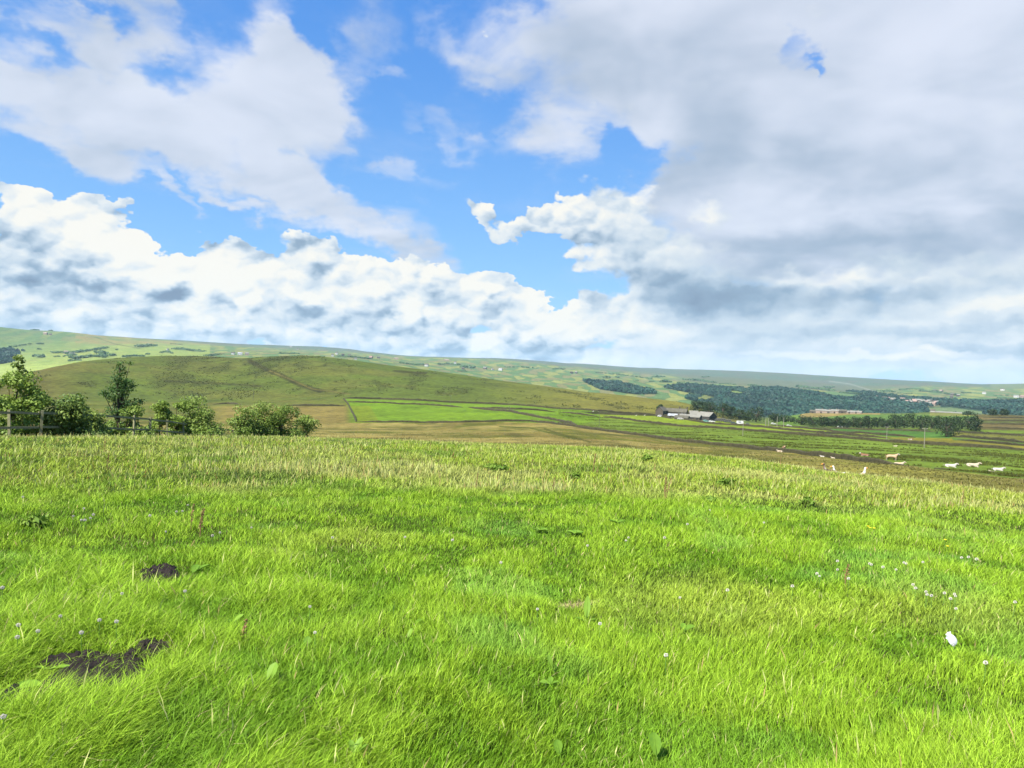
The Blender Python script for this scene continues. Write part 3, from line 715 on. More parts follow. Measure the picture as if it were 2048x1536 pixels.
sets = [blades(200000, 2.5, 5.2, .0036, 3), blades(260000, 5.0, 10.5, .0048, 3), blades(125000, 9.5, 16, .0085, 2), blades(160000, 15.5, 29, .0105, 2, .9)]
off = 0; Vs, Fs, Cs = [], [], []
for (v, q, t, cc) in sets:
    Vs.append(v); Cs.append(cc); Fs += [q+off, t+off]; off += len(v)
gr = link('meadow_grass', raw_mesh('meadow_grass', np.concatenate(Vs), Fs, np.clip(np.concatenate(Cs), 0, 1), smooth=True), M_grass)
tag(gr, 'bright green meadow grass running up to long rough seeding grass', 'grass', kind='stuff')
del Vs, Fs, Cs, sets

# ------------------------------------------------------------------ coarse tussocks farther off
def fans(cx, cy, size, colr, nb=7, flat=.9, wide=.22):
    """a fan of short wide blades round each centre; returns verts, tris, colours"""
    n = len(cx); z = H(cx, cy)
    a = rng.uniform(0, 2*PI, (n, nb)); le = rng.uniform(.5, 1.1, (n, nb))*size[:, None]; ou = rng.uniform(.1, .9, (n, nb))*flat
    r0 = rng.uniform(0, .35, (n, nb))*size[:, None]
    bx, by = cx[:, None]+np.cos(a)*r0, cy[:, None]+np.sin(a)*r0
    wv = size[:, None]*wide*rng.uniform(.6, 1.3, (n, nb)); pa = rng.uniform(0, 2*PI, (n, nb))
    tx, ty = bx+np.cos(a)*le*ou, by+np.sin(a)*le*ou
    zz = z[:, None]+np.zeros((n, nb))
    A = np.stack([bx-np.cos(pa)*wv, by-np.sin(pa)*wv, zz-.05*size[:, None]], -1); B = np.stack([bx+np.cos(pa)*wv, by+np.sin(pa)*wv, zz-.05*size[:, None]], -1)
    T = np.stack([tx, ty, zz+le*.8], -1)
    V = np.stack([A, B, T], 2).reshape(-1, 3); F = np.arange(len(V)).reshape(-1, 3)
    jit = rng.uniform(.75, 1.25, (n, nb, 1, 1))
    CC = (colr[:, None, None, :]*jit*np.ones((1, 1, 3, 1))).reshape(-1, 3)
    return V, F, CC
def scatter_stuff(name, label, cat, x, y, size, colr, **kw):
    V, F, CC = fans(x, y, size, colr, **kw)
    o = link(name, raw_mesh(name, V, [F], np.clip(CC, 0, 1)), M_rush); tag(o, label, cat, kind='stuff'); return o
def in_band(n, k0, k1, px0=-60, px1=2110):
    """random ground points between two key lines, photo x within limits"""
    px = rng.uniform(px0, px1, n); a, _ = ray(px, hor(px)); Dk, _z = keys(a)
    i0, i1 = int(k0), min(int(k1), NK-1)
    da = Dk[i0]+(Dk[min(i0+1, NK-1)]-Dk[i0])*(k0-i0); db = Dk[i1]+(Dk[min(i1+1, NK-1)]-Dk[i1])*(k1-i1)
    d = da*(db/da)**rng.random(n)
    return d*np.sin(a), d*np.cos(a), px
x, y, px = in_band(26000, 3.3, 6.0)
r1 = rng.random(len(x))[:, None]; nn = sm(fbm(x/22, y/22, 5, .6), .42, .6)[:, None]
cc = (c_(200, 182, 120)*(1-r1)+c_(176, 164, 98)*r1)*(1-nn*.7)+c_(140, 146, 66)*nn*.7
scatter_stuff('rough_pasture_grass', 'tan tussocky pasture grass sloping down to the long dry stone wall', 'grass', x, y, rng.uniform(.10, .26, len(x)), cc*1.3, nb=6, flat=1.3)
# rushes in dark bands over the cow pasture
x, y, px = in_band(60000, 6.05, 7.9, 1120, 2110)
v = fbm((x*.55-y*.25)/14, (x*.3+y)/5.5, 5, .6); keep = v > .60; x, y, px = x[keep], y[keep], px[keep]
P_ = np.stack([x, y, H(x, y)], -1); qx, qy = topix(P_)
ok = ~inpoly(qx, qy, [(1195, 822), (1320, 830), (1500, 846), (1700, 858), (2100, 880), (2100, 908), (1850, 886), (1640, 869), (1500, 860), (1440, 856), (1290, 846), (1200, 834)])
x, y = x[ok], y[ok]
scatter_stuff('rushes', 'dark green rushes growing in bands across the cow pasture', 'rushes', x, y, rng.uniform(.3, .65, len(x)), c_(132, 144, 54)*rng.uniform(.7, 1.3, (len(x), 1)), nb=7, flat=.5)
# heather and bilberry on the moor
x, y, px = in_band(30000, 8.05, 8.98, 60, 1400)
v = fbm(x/26, y/70+2, 5, .65); v2 = fbm(x/14, y/60, 4); keep = ((v > .58) & (rng.random(len(x)) < .4)) | ((v2 > .5) & (rng.random(len(x)) < .45*sm(px, 290, 380)*sm(px, 680, 560))); x, y = x[keep], y[keep]
scatter_stuff('heather', 'dark clumps of heather and rush on the moorland hill', 'heather', x, y, rng.uniform(.35, .9, len(x)), c_(106, 112, 50)*rng.uniform(.8, 1.3, (len(x), 1)), nb=5, flat=1.2, wide=.6)

# ------------------------------------------------------------------ dry stone walls
def stone_wall(pts, label, d0, h=1.25, t=.55, d1=1600, group='dry stone walls across the valley side', step=2.0):
    W_ = [hit(px, py, d0, d1) for px, py in pts]
    L = []
    for a, b in zip(W_[:-1], W_[1:]):
        n = max(1, int((b-a).length/step)); n = min(n, 160)
        L += [a.lerp(b, i/n) for i in range(n)]
    L.append(W_[-1])
    V, F = [], []
    for i, p in enumerate(L):
        q = L[min(i+1, len(L)-1)]-L[max(i-1, 0)]; s = Vector((-q.y, q.x, 0)).normalized()*t/2
        gz = Hs(p.x, p.y); hh = h*random.uniform(.78, 1.16)*min(1, .25+min(i, len(L)-1-i)*.15); w = random.uniform(-.08, .08)
        for sx, zz in ((1.15, -.4), (1, hh*.75), (.55, hh), (-.55, hh*random.uniform(.92, 1.06)), (-1, hh*.75), (-1.15, -.4)):
            V.append((p.x+s.x*sx+w, p.y+s.y*sx+w, gz+zz))
    for i in range(len(L)-1):
        for k in range(5): F.append((i*6+k, i*6+k+1, (i+1)*6+k+1, (i+1)*6+k))
    F += [tuple(range(6)), tuple((len(L)-1)*6+k for k in range(5, -1, -1))]
    m_ = bpy.data.meshes.new('dry_stone_wall'); m_.from_pydata(V, [], F); m_.update()
    o = link('dry_stone_wall', m_, M_wall); tag(o, label, 'wall', group, 'thing'); return o
WL = [
 ([(712, 844), (780, 845), (850, 846), (930, 845), (1000, 843), (1060, 843), (1100, 847), (1150, 854), (1200, 861), (1250, 868), (1350, 882), (1500, 898), (1600, 908), (1700, 920), (1770, 929), (1815, 934)], 'long dark dry stone wall in front of the emerald field, running down to the cows', 110, 1.0, .6),
 ([(1868, 937), (1900, 940), (1936, 943)], 'short sunken piece of dark wall below the white cows', 100, .55, .6),
 ([(2028, 951), (2050, 953), (2075, 956)], 'scrap of sunken wall at the right edge below the white cows', 90, .45, .6),
 ([(686, 798), (697, 810), (707, 830), (712, 843)], 'short dry stone wall climbing the left end of the emerald field', 330, 1.3, .6),
 ([(686, 797), (760, 798), (830, 801), (1000, 809), (1140, 819), (1195, 823), (1310, 829)], 'dry stone wall along the foot of the moor above the emerald field', 440, 1.3, .6),
 ([(690, 804), (760, 806), (830, 809), (925, 815)], 'dry stone wall inside the emerald field ending at a gap', 400, 1.2, .6),
 ([(938, 815), (1000, 822), (1080, 836), (1120, 843), (1152, 850)], 'broad tumbled wall slanting down across the emerald fields', 380, 1.4, 1.3),
 ([(957, 815), (1030, 819), (1110, 824)], 'short level wall left of the gap in the middle green field', 400, 1.2, .6),
 ([(1120, 825), (1160, 829), (1197, 834)], 'short sloping wall right of the gap in the middle green field', 400, 1.2, .6),
 ([(1207, 834), (1300, 846), (1350, 852), (1440, 857), (1500, 862), (1600, 870), (1750, 882), (1850, 889), (1950, 897), (2070, 907)], 'long dark wall along the lower side of the yellow-green field below the farm', 330, 1.3, .7),
 ([(1310, 829), (1360, 839), (1440, 849), (1500, 853), (1560, 859), (1640, 866), (1700, 871), (1780, 877)], 'dry stone wall running past the farm yard along the lane', 390, 1.3, .6),
 ([(1530, 850), (1600, 856), (1660, 862), (1750, 869), (1830, 877)], 'thin wall between the lane and the strip of pale field right of the farm', 420, 1.1, .6),
 ([(1640, 856), (1750, 861), (1870, 864)], 'wall under the belt of dark trees', 430, 1.1, .6),
 ([(1905, 874), (1960, 878), (2060, 887)], 'thick dark wall right of the leaning tree', 360, 1.4, .7),
 ([(1915, 880), (1980, 886), (2070, 894)], 'thin wall just below the thick wall right of the leaning tree', 340, 1.0, .6),
 ([(1908, 863), (1980, 868), (2070, 873)], 'wall above the yellow field right of the leaning tree', 400, 1.1, .6),
 ([(1962, 855), (2000, 857), (2070, 860)], 'lowest wall of the striped brown hillside beside the tree belt', 520, 1.2, .6),
 ([(1962, 848), (2000, 849), (2070, 851)], 'second wall up the striped brown hillside beside the tree belt', 540, 1.3, .7),
 ([(1962, 841), (2000, 842), (2070, 844)], 'third wall up the striped brown hillside beside the tree belt', 560, 1.4, .8),
 ([(1966, 836), (2000, 836), (2070, 838)], 'topmost wall of the striped brown hillside beside the tree belt', 600, 1.4, .8),
 ([(575, 811), (640, 812), (692, 812)], 'wall crossing the moor foot to meet the left end of the emerald field', 430, 1.3, .6),
 ([(425, 809), (455, 808), (482, 810)], 'short length of ruined wall on the moor foot behind the bushes', 430, 1.2, .6),
 ([(1200, 826), (1240, 830), (1310, 832), (1345, 838)], 'low wall around the sheep fold left of the farmhouse', 420, 1.2, .6),
]
for pts, lab, d0, h, t in WL: stone_wall(pts, lab, d0, h, t)

# ------------------------------------------------------------------ wooden fence behind the left bushes
def fence():
    root = empty('wooden_fence'); tag(root, 'weathered post and rail fence sagging downhill behind the long grass', 'fence')
    kx = [-40, 22, 80, 140, 200, 268, 300, 337, 368, 395, 415, 440, 470, 500]
    dd = np.interp(kx, [-60, 0, 268, 415, 500], [29, 30, 38, 50, 60])
    tops = np.interp(kx, [-60, 0, 110, 268, 340, 415, 500], [824, 825, 826, 835, 843, 853, 867])
    pp = []
    for x_, d_, t_ in zip(kx, dd, tops):
        a, s = ray(x_, t_); X, Y = d_*math.sin(a), d_*math.cos(a)
        pp.append((Vector((X, Y, Hs(X, Y)-.3)), CAMZ+float(s)*d_))
    for i, (b, zt) in enumerate(pp):
        m = MB(); w = .042 if i % 3 else .06
        m.box(-w, w, -w*.8, w*.8, 0, zt-b.z+.10, 0, Matrix.Translation(b) @ Matrix.Rotation(random.uniform(-.05, .05), 4, 'Y') @ Matrix.Rotation(.3*i, 4, 'Z'))
        m.build('post', M_wood, root)
    for i in range(len(pp)-1):
        (a, za), (b, zb) = pp[i], pp[i+1]
        for off_ in (0, -.52):
            m = MB(); j = random.uniform(-.03, .03)
            A = Vector((a.x, a.y-.08, za+off_+j)); B = Vector((b.x, b.y-.08, zb+off_-j))
            dirv = (B-A); s = Vector((0, 0, .040)); o_ = Vector((-dirv.y, dirv.x, 0)).normalized()*.02
            vs = [A-s-o_, A-s+o_, A+s+o_, A+s-o_, B-s-o_, B-s+o_, B+s+o_, B+s-o_]
            m.add(vs, [(0, 1, 2, 3), (7, 6, 5, 4), (0, 4, 5, 1), (1, 5, 6, 2), (2, 6, 7, 3), (3, 7, 4, 0)])
            m.build('rail', M_wood, root)
fence()

# ------------------------------------------------------------------ trees
def leaf_cloud(lobes, n, size, colA, colB, flat=.75, shell=.55, aspect=.55):
    """n little leaf faces spread through the given ellipsoid lobes (x, y, z, rx, ry, rz)"""
    L = np.array(lobes, float); vol = (L[:, 3]*L[:, 4]*L[:, 5])**.75; pr = vol/vol.sum()
    k = rng.choice(len(L), n, p=pr)
    d = rng.normal(0, 1, (n, 3)); d /= np.linalg.norm(d, axis=1)[:, None]
    r = 1-(1-shell)*rng.random(n)**1.6
    r *= 1+.22*(rng.random(n)-.35)
    P_ = L[k, :3]+d*L[k, 3:]*r[:, None]
    nrm = d*.8+rng.normal(0, .6, (n, 3)); nrm[:, 2] += .35; nrm /= np.linalg.norm(nrm, axis=1)[:, None]
    t = np.cross(nrm, rng.normal(0, 1, (n, 3))); t /= np.linalg.norm(t, axis=1)[:, None]; b = np.cross(nrm, t)
    s = (size*rng.uniform(.55, 1.35, n))[:, None]
    V = np.stack([P_-t*s, P_+b*s*aspect, P_+t*s, P_-b*s*aspect], 1).reshape(-1, 3)
    F = np.arange(4*n).reshape(-1, 4)
    lobec = rng.random(len(L))[k]; m = np.clip(lobec*.6+rng.random(n)*.5, 0, 1)[:, None]
    c = np.array(colA)*(1-m)+np.array(colB)*m
    return V, F, np.repeat(c, 4, 0)
def make_tree(name, label, group, base, lobes, n, size, colA, colB, trunk_r=.05, cat='tree', limbs=None, bark=None, **kw):
    root = empty(name, base); tag(root, label, cat, group)
    V, F, c = leaf_cloud(lobes, n, size, colA, colB, **kw)
    link('crown', raw_mesh('crown', V, [F], c), M_leaf, root)
    m = MB(); top = max(lobes, key=lambda l: l[2])
    cx = np.mean([l[0] for l in lobes]); cy = np.mean([l[1] for l in lobes])
    m.tube([(0, 0, -.3), (cx*.2, cy*.2, top[2]*.35), (top[0]*.7, top[1]*.7, top[2]*.8)], [trunk_r, trunk_r*.75, trunk_r*.3], 7)
    for l in lobes[:14]:
        z0 = max(.1, l[2]*.45); m.tube([(cx*.2*z0/top[2], 0, z0), (l[0]*.6, l[1]*.6, z0+(l[2]-z0)*.6), (l[0], l[1], l[2])], [trunk_r*.5, trunk_r*.3, trunk_r*.12], 5)
    m.build('trunk', bark or M_bark, root)
    return root
def bush_lobes(w, h, n, low=.12, seed=None, top_taper=.55):
    """irregular lobes filling a w x h shape, leaning with the wind"""
    o = []
    for i in range(n):
        f = random.random()**1.15; z = h*(low+f*(.92-low)); ww = w*.5*(1-top_taper*f**1.4)
        a = random.uniform(0, 2*PI); rr = ww*random.uniform(.15, .85)
        r = random.uniform(.13, .24)*min(w, h)*(1-.35*f)
        o.append((math.cos(a)*rr+.10*z, math.sin(a)*rr*.6, min(z, h-r*.7), r*random.uniform(.9, 1.5), r, r*random.uniform(.6, .95)))
    return o
GA, GB = c_(114, 148, 50, 1.5), c_(158, 182, 78, 1.5)
DA, DB = c_(86, 122, 48, 1.7), c_(124, 156, 64, 1.7)
YA, YB = c_(122, 152, 56, 1.65), c_(164, 186, 90, 1.65)
BG = 'young bushes along the fence'
# (photo x, photo y of top, width px, distance, colours, n leaves, label)
BU = [
 (-40, 748, 90, 33, GA, GB, 7000, 60, 'dark bush cut by the left edge of the view'),
 (24, 735, 92, 34, GA, GB, 8000, 60, 'tall bush topped by a thin leafy shoot near the left edge'),
 (70, 775, 60, 35, GA, YB, 3500, 60, 'thin pale bush with twiggy tips beside the tall leftmost bush'),
 (122, 786, 110, 34, DA, YB, 8000, 60, 'wide dark leafy bush standing over the lower fence rail'),
 (172, 808, 80, 36, YA, YB, 4000, 60, 'low yellow-green bush left of the ragged small tree'),
 (250, 805, 84, 41, DA, GB, 5000, 55, 'low dark bush under the ragged small tree'),
 (318, 797, 50, 46, YA, GB, 3500, 55, 'narrow feathery bush behind the fence right of the ragged small tree'),
 (350, 800, 50, 47, GA, GB, 3500, 55, 'small round bush in the middle of the windswept trio'),
 (390, 788, 90, 47, GA, YB, 6500, 55, 'windswept bush leaning right behind the far end of the fence'),
 (478, 808, 60, 52, GA, YB, 4000, 55, 'pale green bush at the left of the last clump'),
 (510, 803, 90, 53, YA, YB, 7000, 55, 'bright yellow-green bush in the last clump before the emerald field'),
 (560, 808, 96, 54, DA, GB, 7000, 55, 'dense dark green bush in the last clump before the emerald field'),
 (606, 830, 66, 55, GA, YB, 4000, 55, 'low bush ending the row nearest the emerald field')]
for (px, ty, wpx, d, cA, cB, n, lf, lab) in BU:
    b = at(px, 860, d); a, s = ray(px, ty); h = CAMZ+float(s)*d-b.z; w = wpx*d/FPX
    lobes = bush_lobes(w*1.2, h, max(26, int(n/170)), .08)
    rt_ = make_tree('bush', lab, BG, b, lobes, int(n*1.5), .062, cA, cB, .05, 'bush')
# leafy shoot on the tall bush, kept with that bush; and the ragged small tree
tall = [o for o in bpy.data.objects if o.get('label', '').startswith('tall bush topped')][0]
b = tall.location; sh_l = []
for (px, py, r) in ((36, 716, .17), (46, 722, .13), (32, 730, .15), (43, 735, .13), (38, 746, .16), (52, 742, .09), (40, 757, .15)):
    a, s = ray(px, py); sh_l.append((34*math.sin(a)-b.x, 34*math.cos(a)-b.y, CAMZ+float(s)*34-b.z, r, r, r*.8))
V, F, c = leaf_cloud(sh_l, 420, .062, DA, YB, shell=.1); link('shoot', raw_mesh('shoot', V, [F], c), M_leaf, tall)
m = MB(); m.tube([(.0, 0, 1.6), (sh_l[6][0], sh_l[6][1], sh_l[6][2]), (sh_l[0][0], sh_l[0][1], sh_l[0][2])], [.03, .02, .008], 6); m.build('twig', M_bark, tall)
d = 41; b = at(236, 860, d); lob = []
for (px, py, rx, rz) in ((242, 728, 9, 5), (256, 726, 7, 4), (240, 737, 12, 5), (235, 748, 10, 7), (250, 745, 9, 5), (236, 758, 14, 8), (256, 763, 15, 7), (244, 768, 20, 8), (265, 771, 10, 6), (222, 776, 14, 7), (236, 782, 20, 8), (258, 778, 14, 6), (212, 786, 11, 6), (228, 792, 16, 7), (248, 790, 12, 6), (226, 801, 10, 7), (240, 808, 16, 9), (262, 806, 22, 9), (278, 803, 12, 6), (230, 822, 20, 10), (262, 822, 22, 10)):
    a, s = ray(px, py); k = d/FPX; lob.append((d*math.sin(a)-b.x, d*math.cos(a)-b.y+random.uniform(-.2, .2), CAMZ+float(s)*d-b.z, rx*k, rx*k*.7, rz*k))
make_tree('small_tree', 'ragged dark small tree rising above the bushes by the fence', None, b, lob, 3000, .055, c_(62, 98, 46, 1.7), c_(104, 144, 66, 1.7), .07, 'tree', shell=.2)

def round_lobes(w, h, n, trunk=.2, droop=1.0):
    o = [(0, 0, h*.55, w*.34, w*.34, h*.36), (-w*.22, 0, h*.32, w*.24, w*.24, h*.26), (w*.22, 0, h*.30, w*.24, w*.24, h*.25), (0, -w*.15, h*.2, w*.26, w*.2, h*.18)]
    for i in range(n):
        a = random.uniform(0, 2*PI); e = random.uniform(-.5, 1.2)
        rr = w*.32*max(.15, math.cos(e)); r = w*random.uniform(.12, .2)
        o.append((math.cos(a)*rr, math.sin(a)*rr, h*(.55+.33*math.sin(e)), r, r, r*.8))
    return o
FAr, FBr = c_(46, 74, 40, 2.2), c_(84, 108, 52, 2.2)
def sky_tree(px, base_y, top_y, wpx, d, label, group, n=900, colA=FAr, colB=FBr, name='broadleaf_tree', lean=0, d0=None):
    b = at(px, base_y, d); k = d/FPX; a, s = ray(px, top_y); h = max(2, CAMZ+float(s)*d-b.z); w = wpx*k
    lobes = [(x+lean*z, y, z, rx, ry, rz) for (x, y, z, rx, ry, rz) in round_lobes(w, h, 11)]
    return make_tree(name, label, group, b, lobes, n, max(.28, 1.05*k), colA, colB, w*.035, 'tree', shell=.5, aspect=.8)
FT = 'trees behind the farmyard'
for (px, by, ty, w, d, lab) in [
 (1392, 815, 799, 26, 640, 'tree peeping over the house roof at the start of the farm trees'), (1408, 818, 802, 24, 640, 'dark tree right behind the pale farm shed'), (1422, 822, 801, 36, 630, 'widest dark tree behind the dark barn roof'),
 (1446, 828, 805, 34, 630, 'rounded tree right of the widest farm tree'), (1462, 833, 812, 26, 630, 'lower tree above the black stacks in the yard'), (1480, 838, 818, 24, 630, 'small tree at the lower end of the farm trees'),
 (1512, 846, 813, 36, 600, 'big dark tree standing alone right of the farm'), (1494, 842, 822, 20, 620, 'small tree tucked left of the big lone dark tree'), (1570, 848, 832, 40, 640, 'low bushy tree behind the white poles'), (1550, 846, 826, 26, 650, 'tree between the big lone tree and the white poles'),
 (1320, 822, 808, 16, 600, 'thin dark tree leaning over the left gable of the farmhouse')]:
    sky_tree(px, by, ty, w, d, lab, FT)
TB = 'belt of dark trees beyond the lane'
belt = [(1602, 853, 833, 30), (1626, 853, 832, 24), (1644, 853, 836, 22), (1658, 853, 833, 22), (1672, 854, 829, 24), (1688, 854, 831, 24), (1706, 854, 830, 24), (1722, 854, 832, 24), (1738, 855, 831, 24), (1755, 855, 831, 24), (1772, 855, 830, 24), (1790, 855, 832, 26), (1808, 855, 829, 26), (1826, 855, 829, 26), (1844, 855, 830, 26), (1862, 856, 830, 28), (1880, 856, 831, 26), (1903, 856, 829, 30), (1924, 857, 828, 30), (1942, 857, 832, 30), (1952, 850, 829, 20)]
ords = ['first', 'second', 'third', 'fourth', 'fifth', 'sixth', 'seventh', 'eighth', 'ninth', 'tenth', 'eleventh', 'twelfth', 'thirteenth', 'fourteenth', 'fifteenth', 'sixteenth', 'seventeenth', 'eighteenth', 'nineteenth', 'twentieth', 'last']
for i, (px, by, ty, w) in enumerate(belt):
    sky_tree(px, by, ty+random.choice((-4, -2, 0, 1, 3)), w*random.uniform(1.05, 1.45), 600-(i % 3)*14, f'{ords[i]} dark tree of the belt beyond the lane, counted from the farm end', TB, 800)
sky_tree(1893, 867, 836, 50, 470, 'big domed tree standing in front of the tree belt by a wall corner', None, 1500, lean=.12)
for (px, by, ty, w, lab) in ((1985, 832, 819, 18, 'left one of two round trees on the crest of the brown striped hillside'), (2009, 832, 819, 16, 'right one of two round trees on the crest of the brown striped hillside')):
    sky_tree(px, by, ty, w, 905, lab, 'pair of crest trees', 500)
sky_tree(1940, 831, 826, 30, 930, 'low hedge-like tree left of the two crest trees', None, 400)

# woods on the far valley side (one mass) : thousands of crowns
def crowns(cx, cy, cz, r, colr, tri=18):
    n = len(cx); d = rng.normal(0, 1, (n, tri, 3)); d /= np.linalg.norm(d, axis=2)[..., None]; d[..., 2] = np.abs(d[..., 2])*.9-.1
    P_ = np.stack([cx, cy, cz], -1)[:, None]+d*r[:, None, None]*rng.uniform(.65, 1.05, (n, tri, 1))
    nr_ = d+rng.normal(0, .35, d.shape); nr_ /= np.linalg.norm(nr_, axis=2)[..., None]
    t = np.cross(nr_, rng.normal(0, 1, d.shape)); t /= np.linalg.norm(t, axis=2)[..., None]; b = np.cross(nr_, t)
    s = (r[:, None]*rng.uniform(.3, .55, (n, tri)))[..., None]
    V = np.stack([P_-t*s, P_+b*s, P_+t*s, P_-b*s], 2).reshape(-1, 3); F = np.arange(len(V)).reshape(-1, 4)
    c = np.repeat(colr[:, None]*rng.uniform(.86, 1.14, (n, tri, 1)), 4, 1).reshape(-1, 3)
    return V, F, c
TX, TY, TZ = [], [], []
far_sel = (KK > 10) & (KK < 14)
for w in WOODS:
    m_ = far_sel & inpoly(PX, PY, w)
    i = np.nonzero(m_)[0]
    if len(i) == 0: continue
    # area-weighted choice among ground vertices inside the wood
    wgt = (D_[i]**1.0); wgt = wgt/wgt.sum()
    xs = np.array([q[0] for q in w]); ys = np.array([q[1] for q in w]); area = .5*abs(np.dot(xs, np.roll(ys, 1))-np.dot(ys, np.roll(xs, 1)))
    ch = rng.choice(i, int(area*.3)+30, p=wgt)
    TX.append(P[ch, 0]+rng.normal(0, 5, len(ch))); TY.append(P[ch, 1]+rng.normal(0, 8, len(ch)))
TX, TY = np.concatenate(TX), np.concatenate(TY); TZ = H(TX, TY)
qx, qy = topix(np.stack([TX, TY, TZ], -1)); ok = np.ones(len(TX), bool)
for i, w in enumerate(CLEAR): ok &= ~(inpoly(qx, qy, w) & (rng.random(len(TX)) < (.86 if i == 0 else 1)))
TX, TY, TZ = TX[ok], TY[ok], TZ[ok]
r_ = rng.uniform(4.5, 8.5, len(TX))
cw = c_(56, 102, 76, 2.3)*(rng.uniform(.78, 1.25, len(TX))*(.35+1.3*fbm(TX/60, TY/60, 3)))[:, None]; cw[:, 0] *= rng.uniform(.8, 1.4, len(TX))
V, F, c = crowns(TX, TY, TZ+r_*.55, r_, cw)
o = link('woodland', raw_mesh('woodland', V, [F], c), M_leaf); tag(o, 'dark wooded slopes on the far side of the valley', 'woodland', kind='stuff')

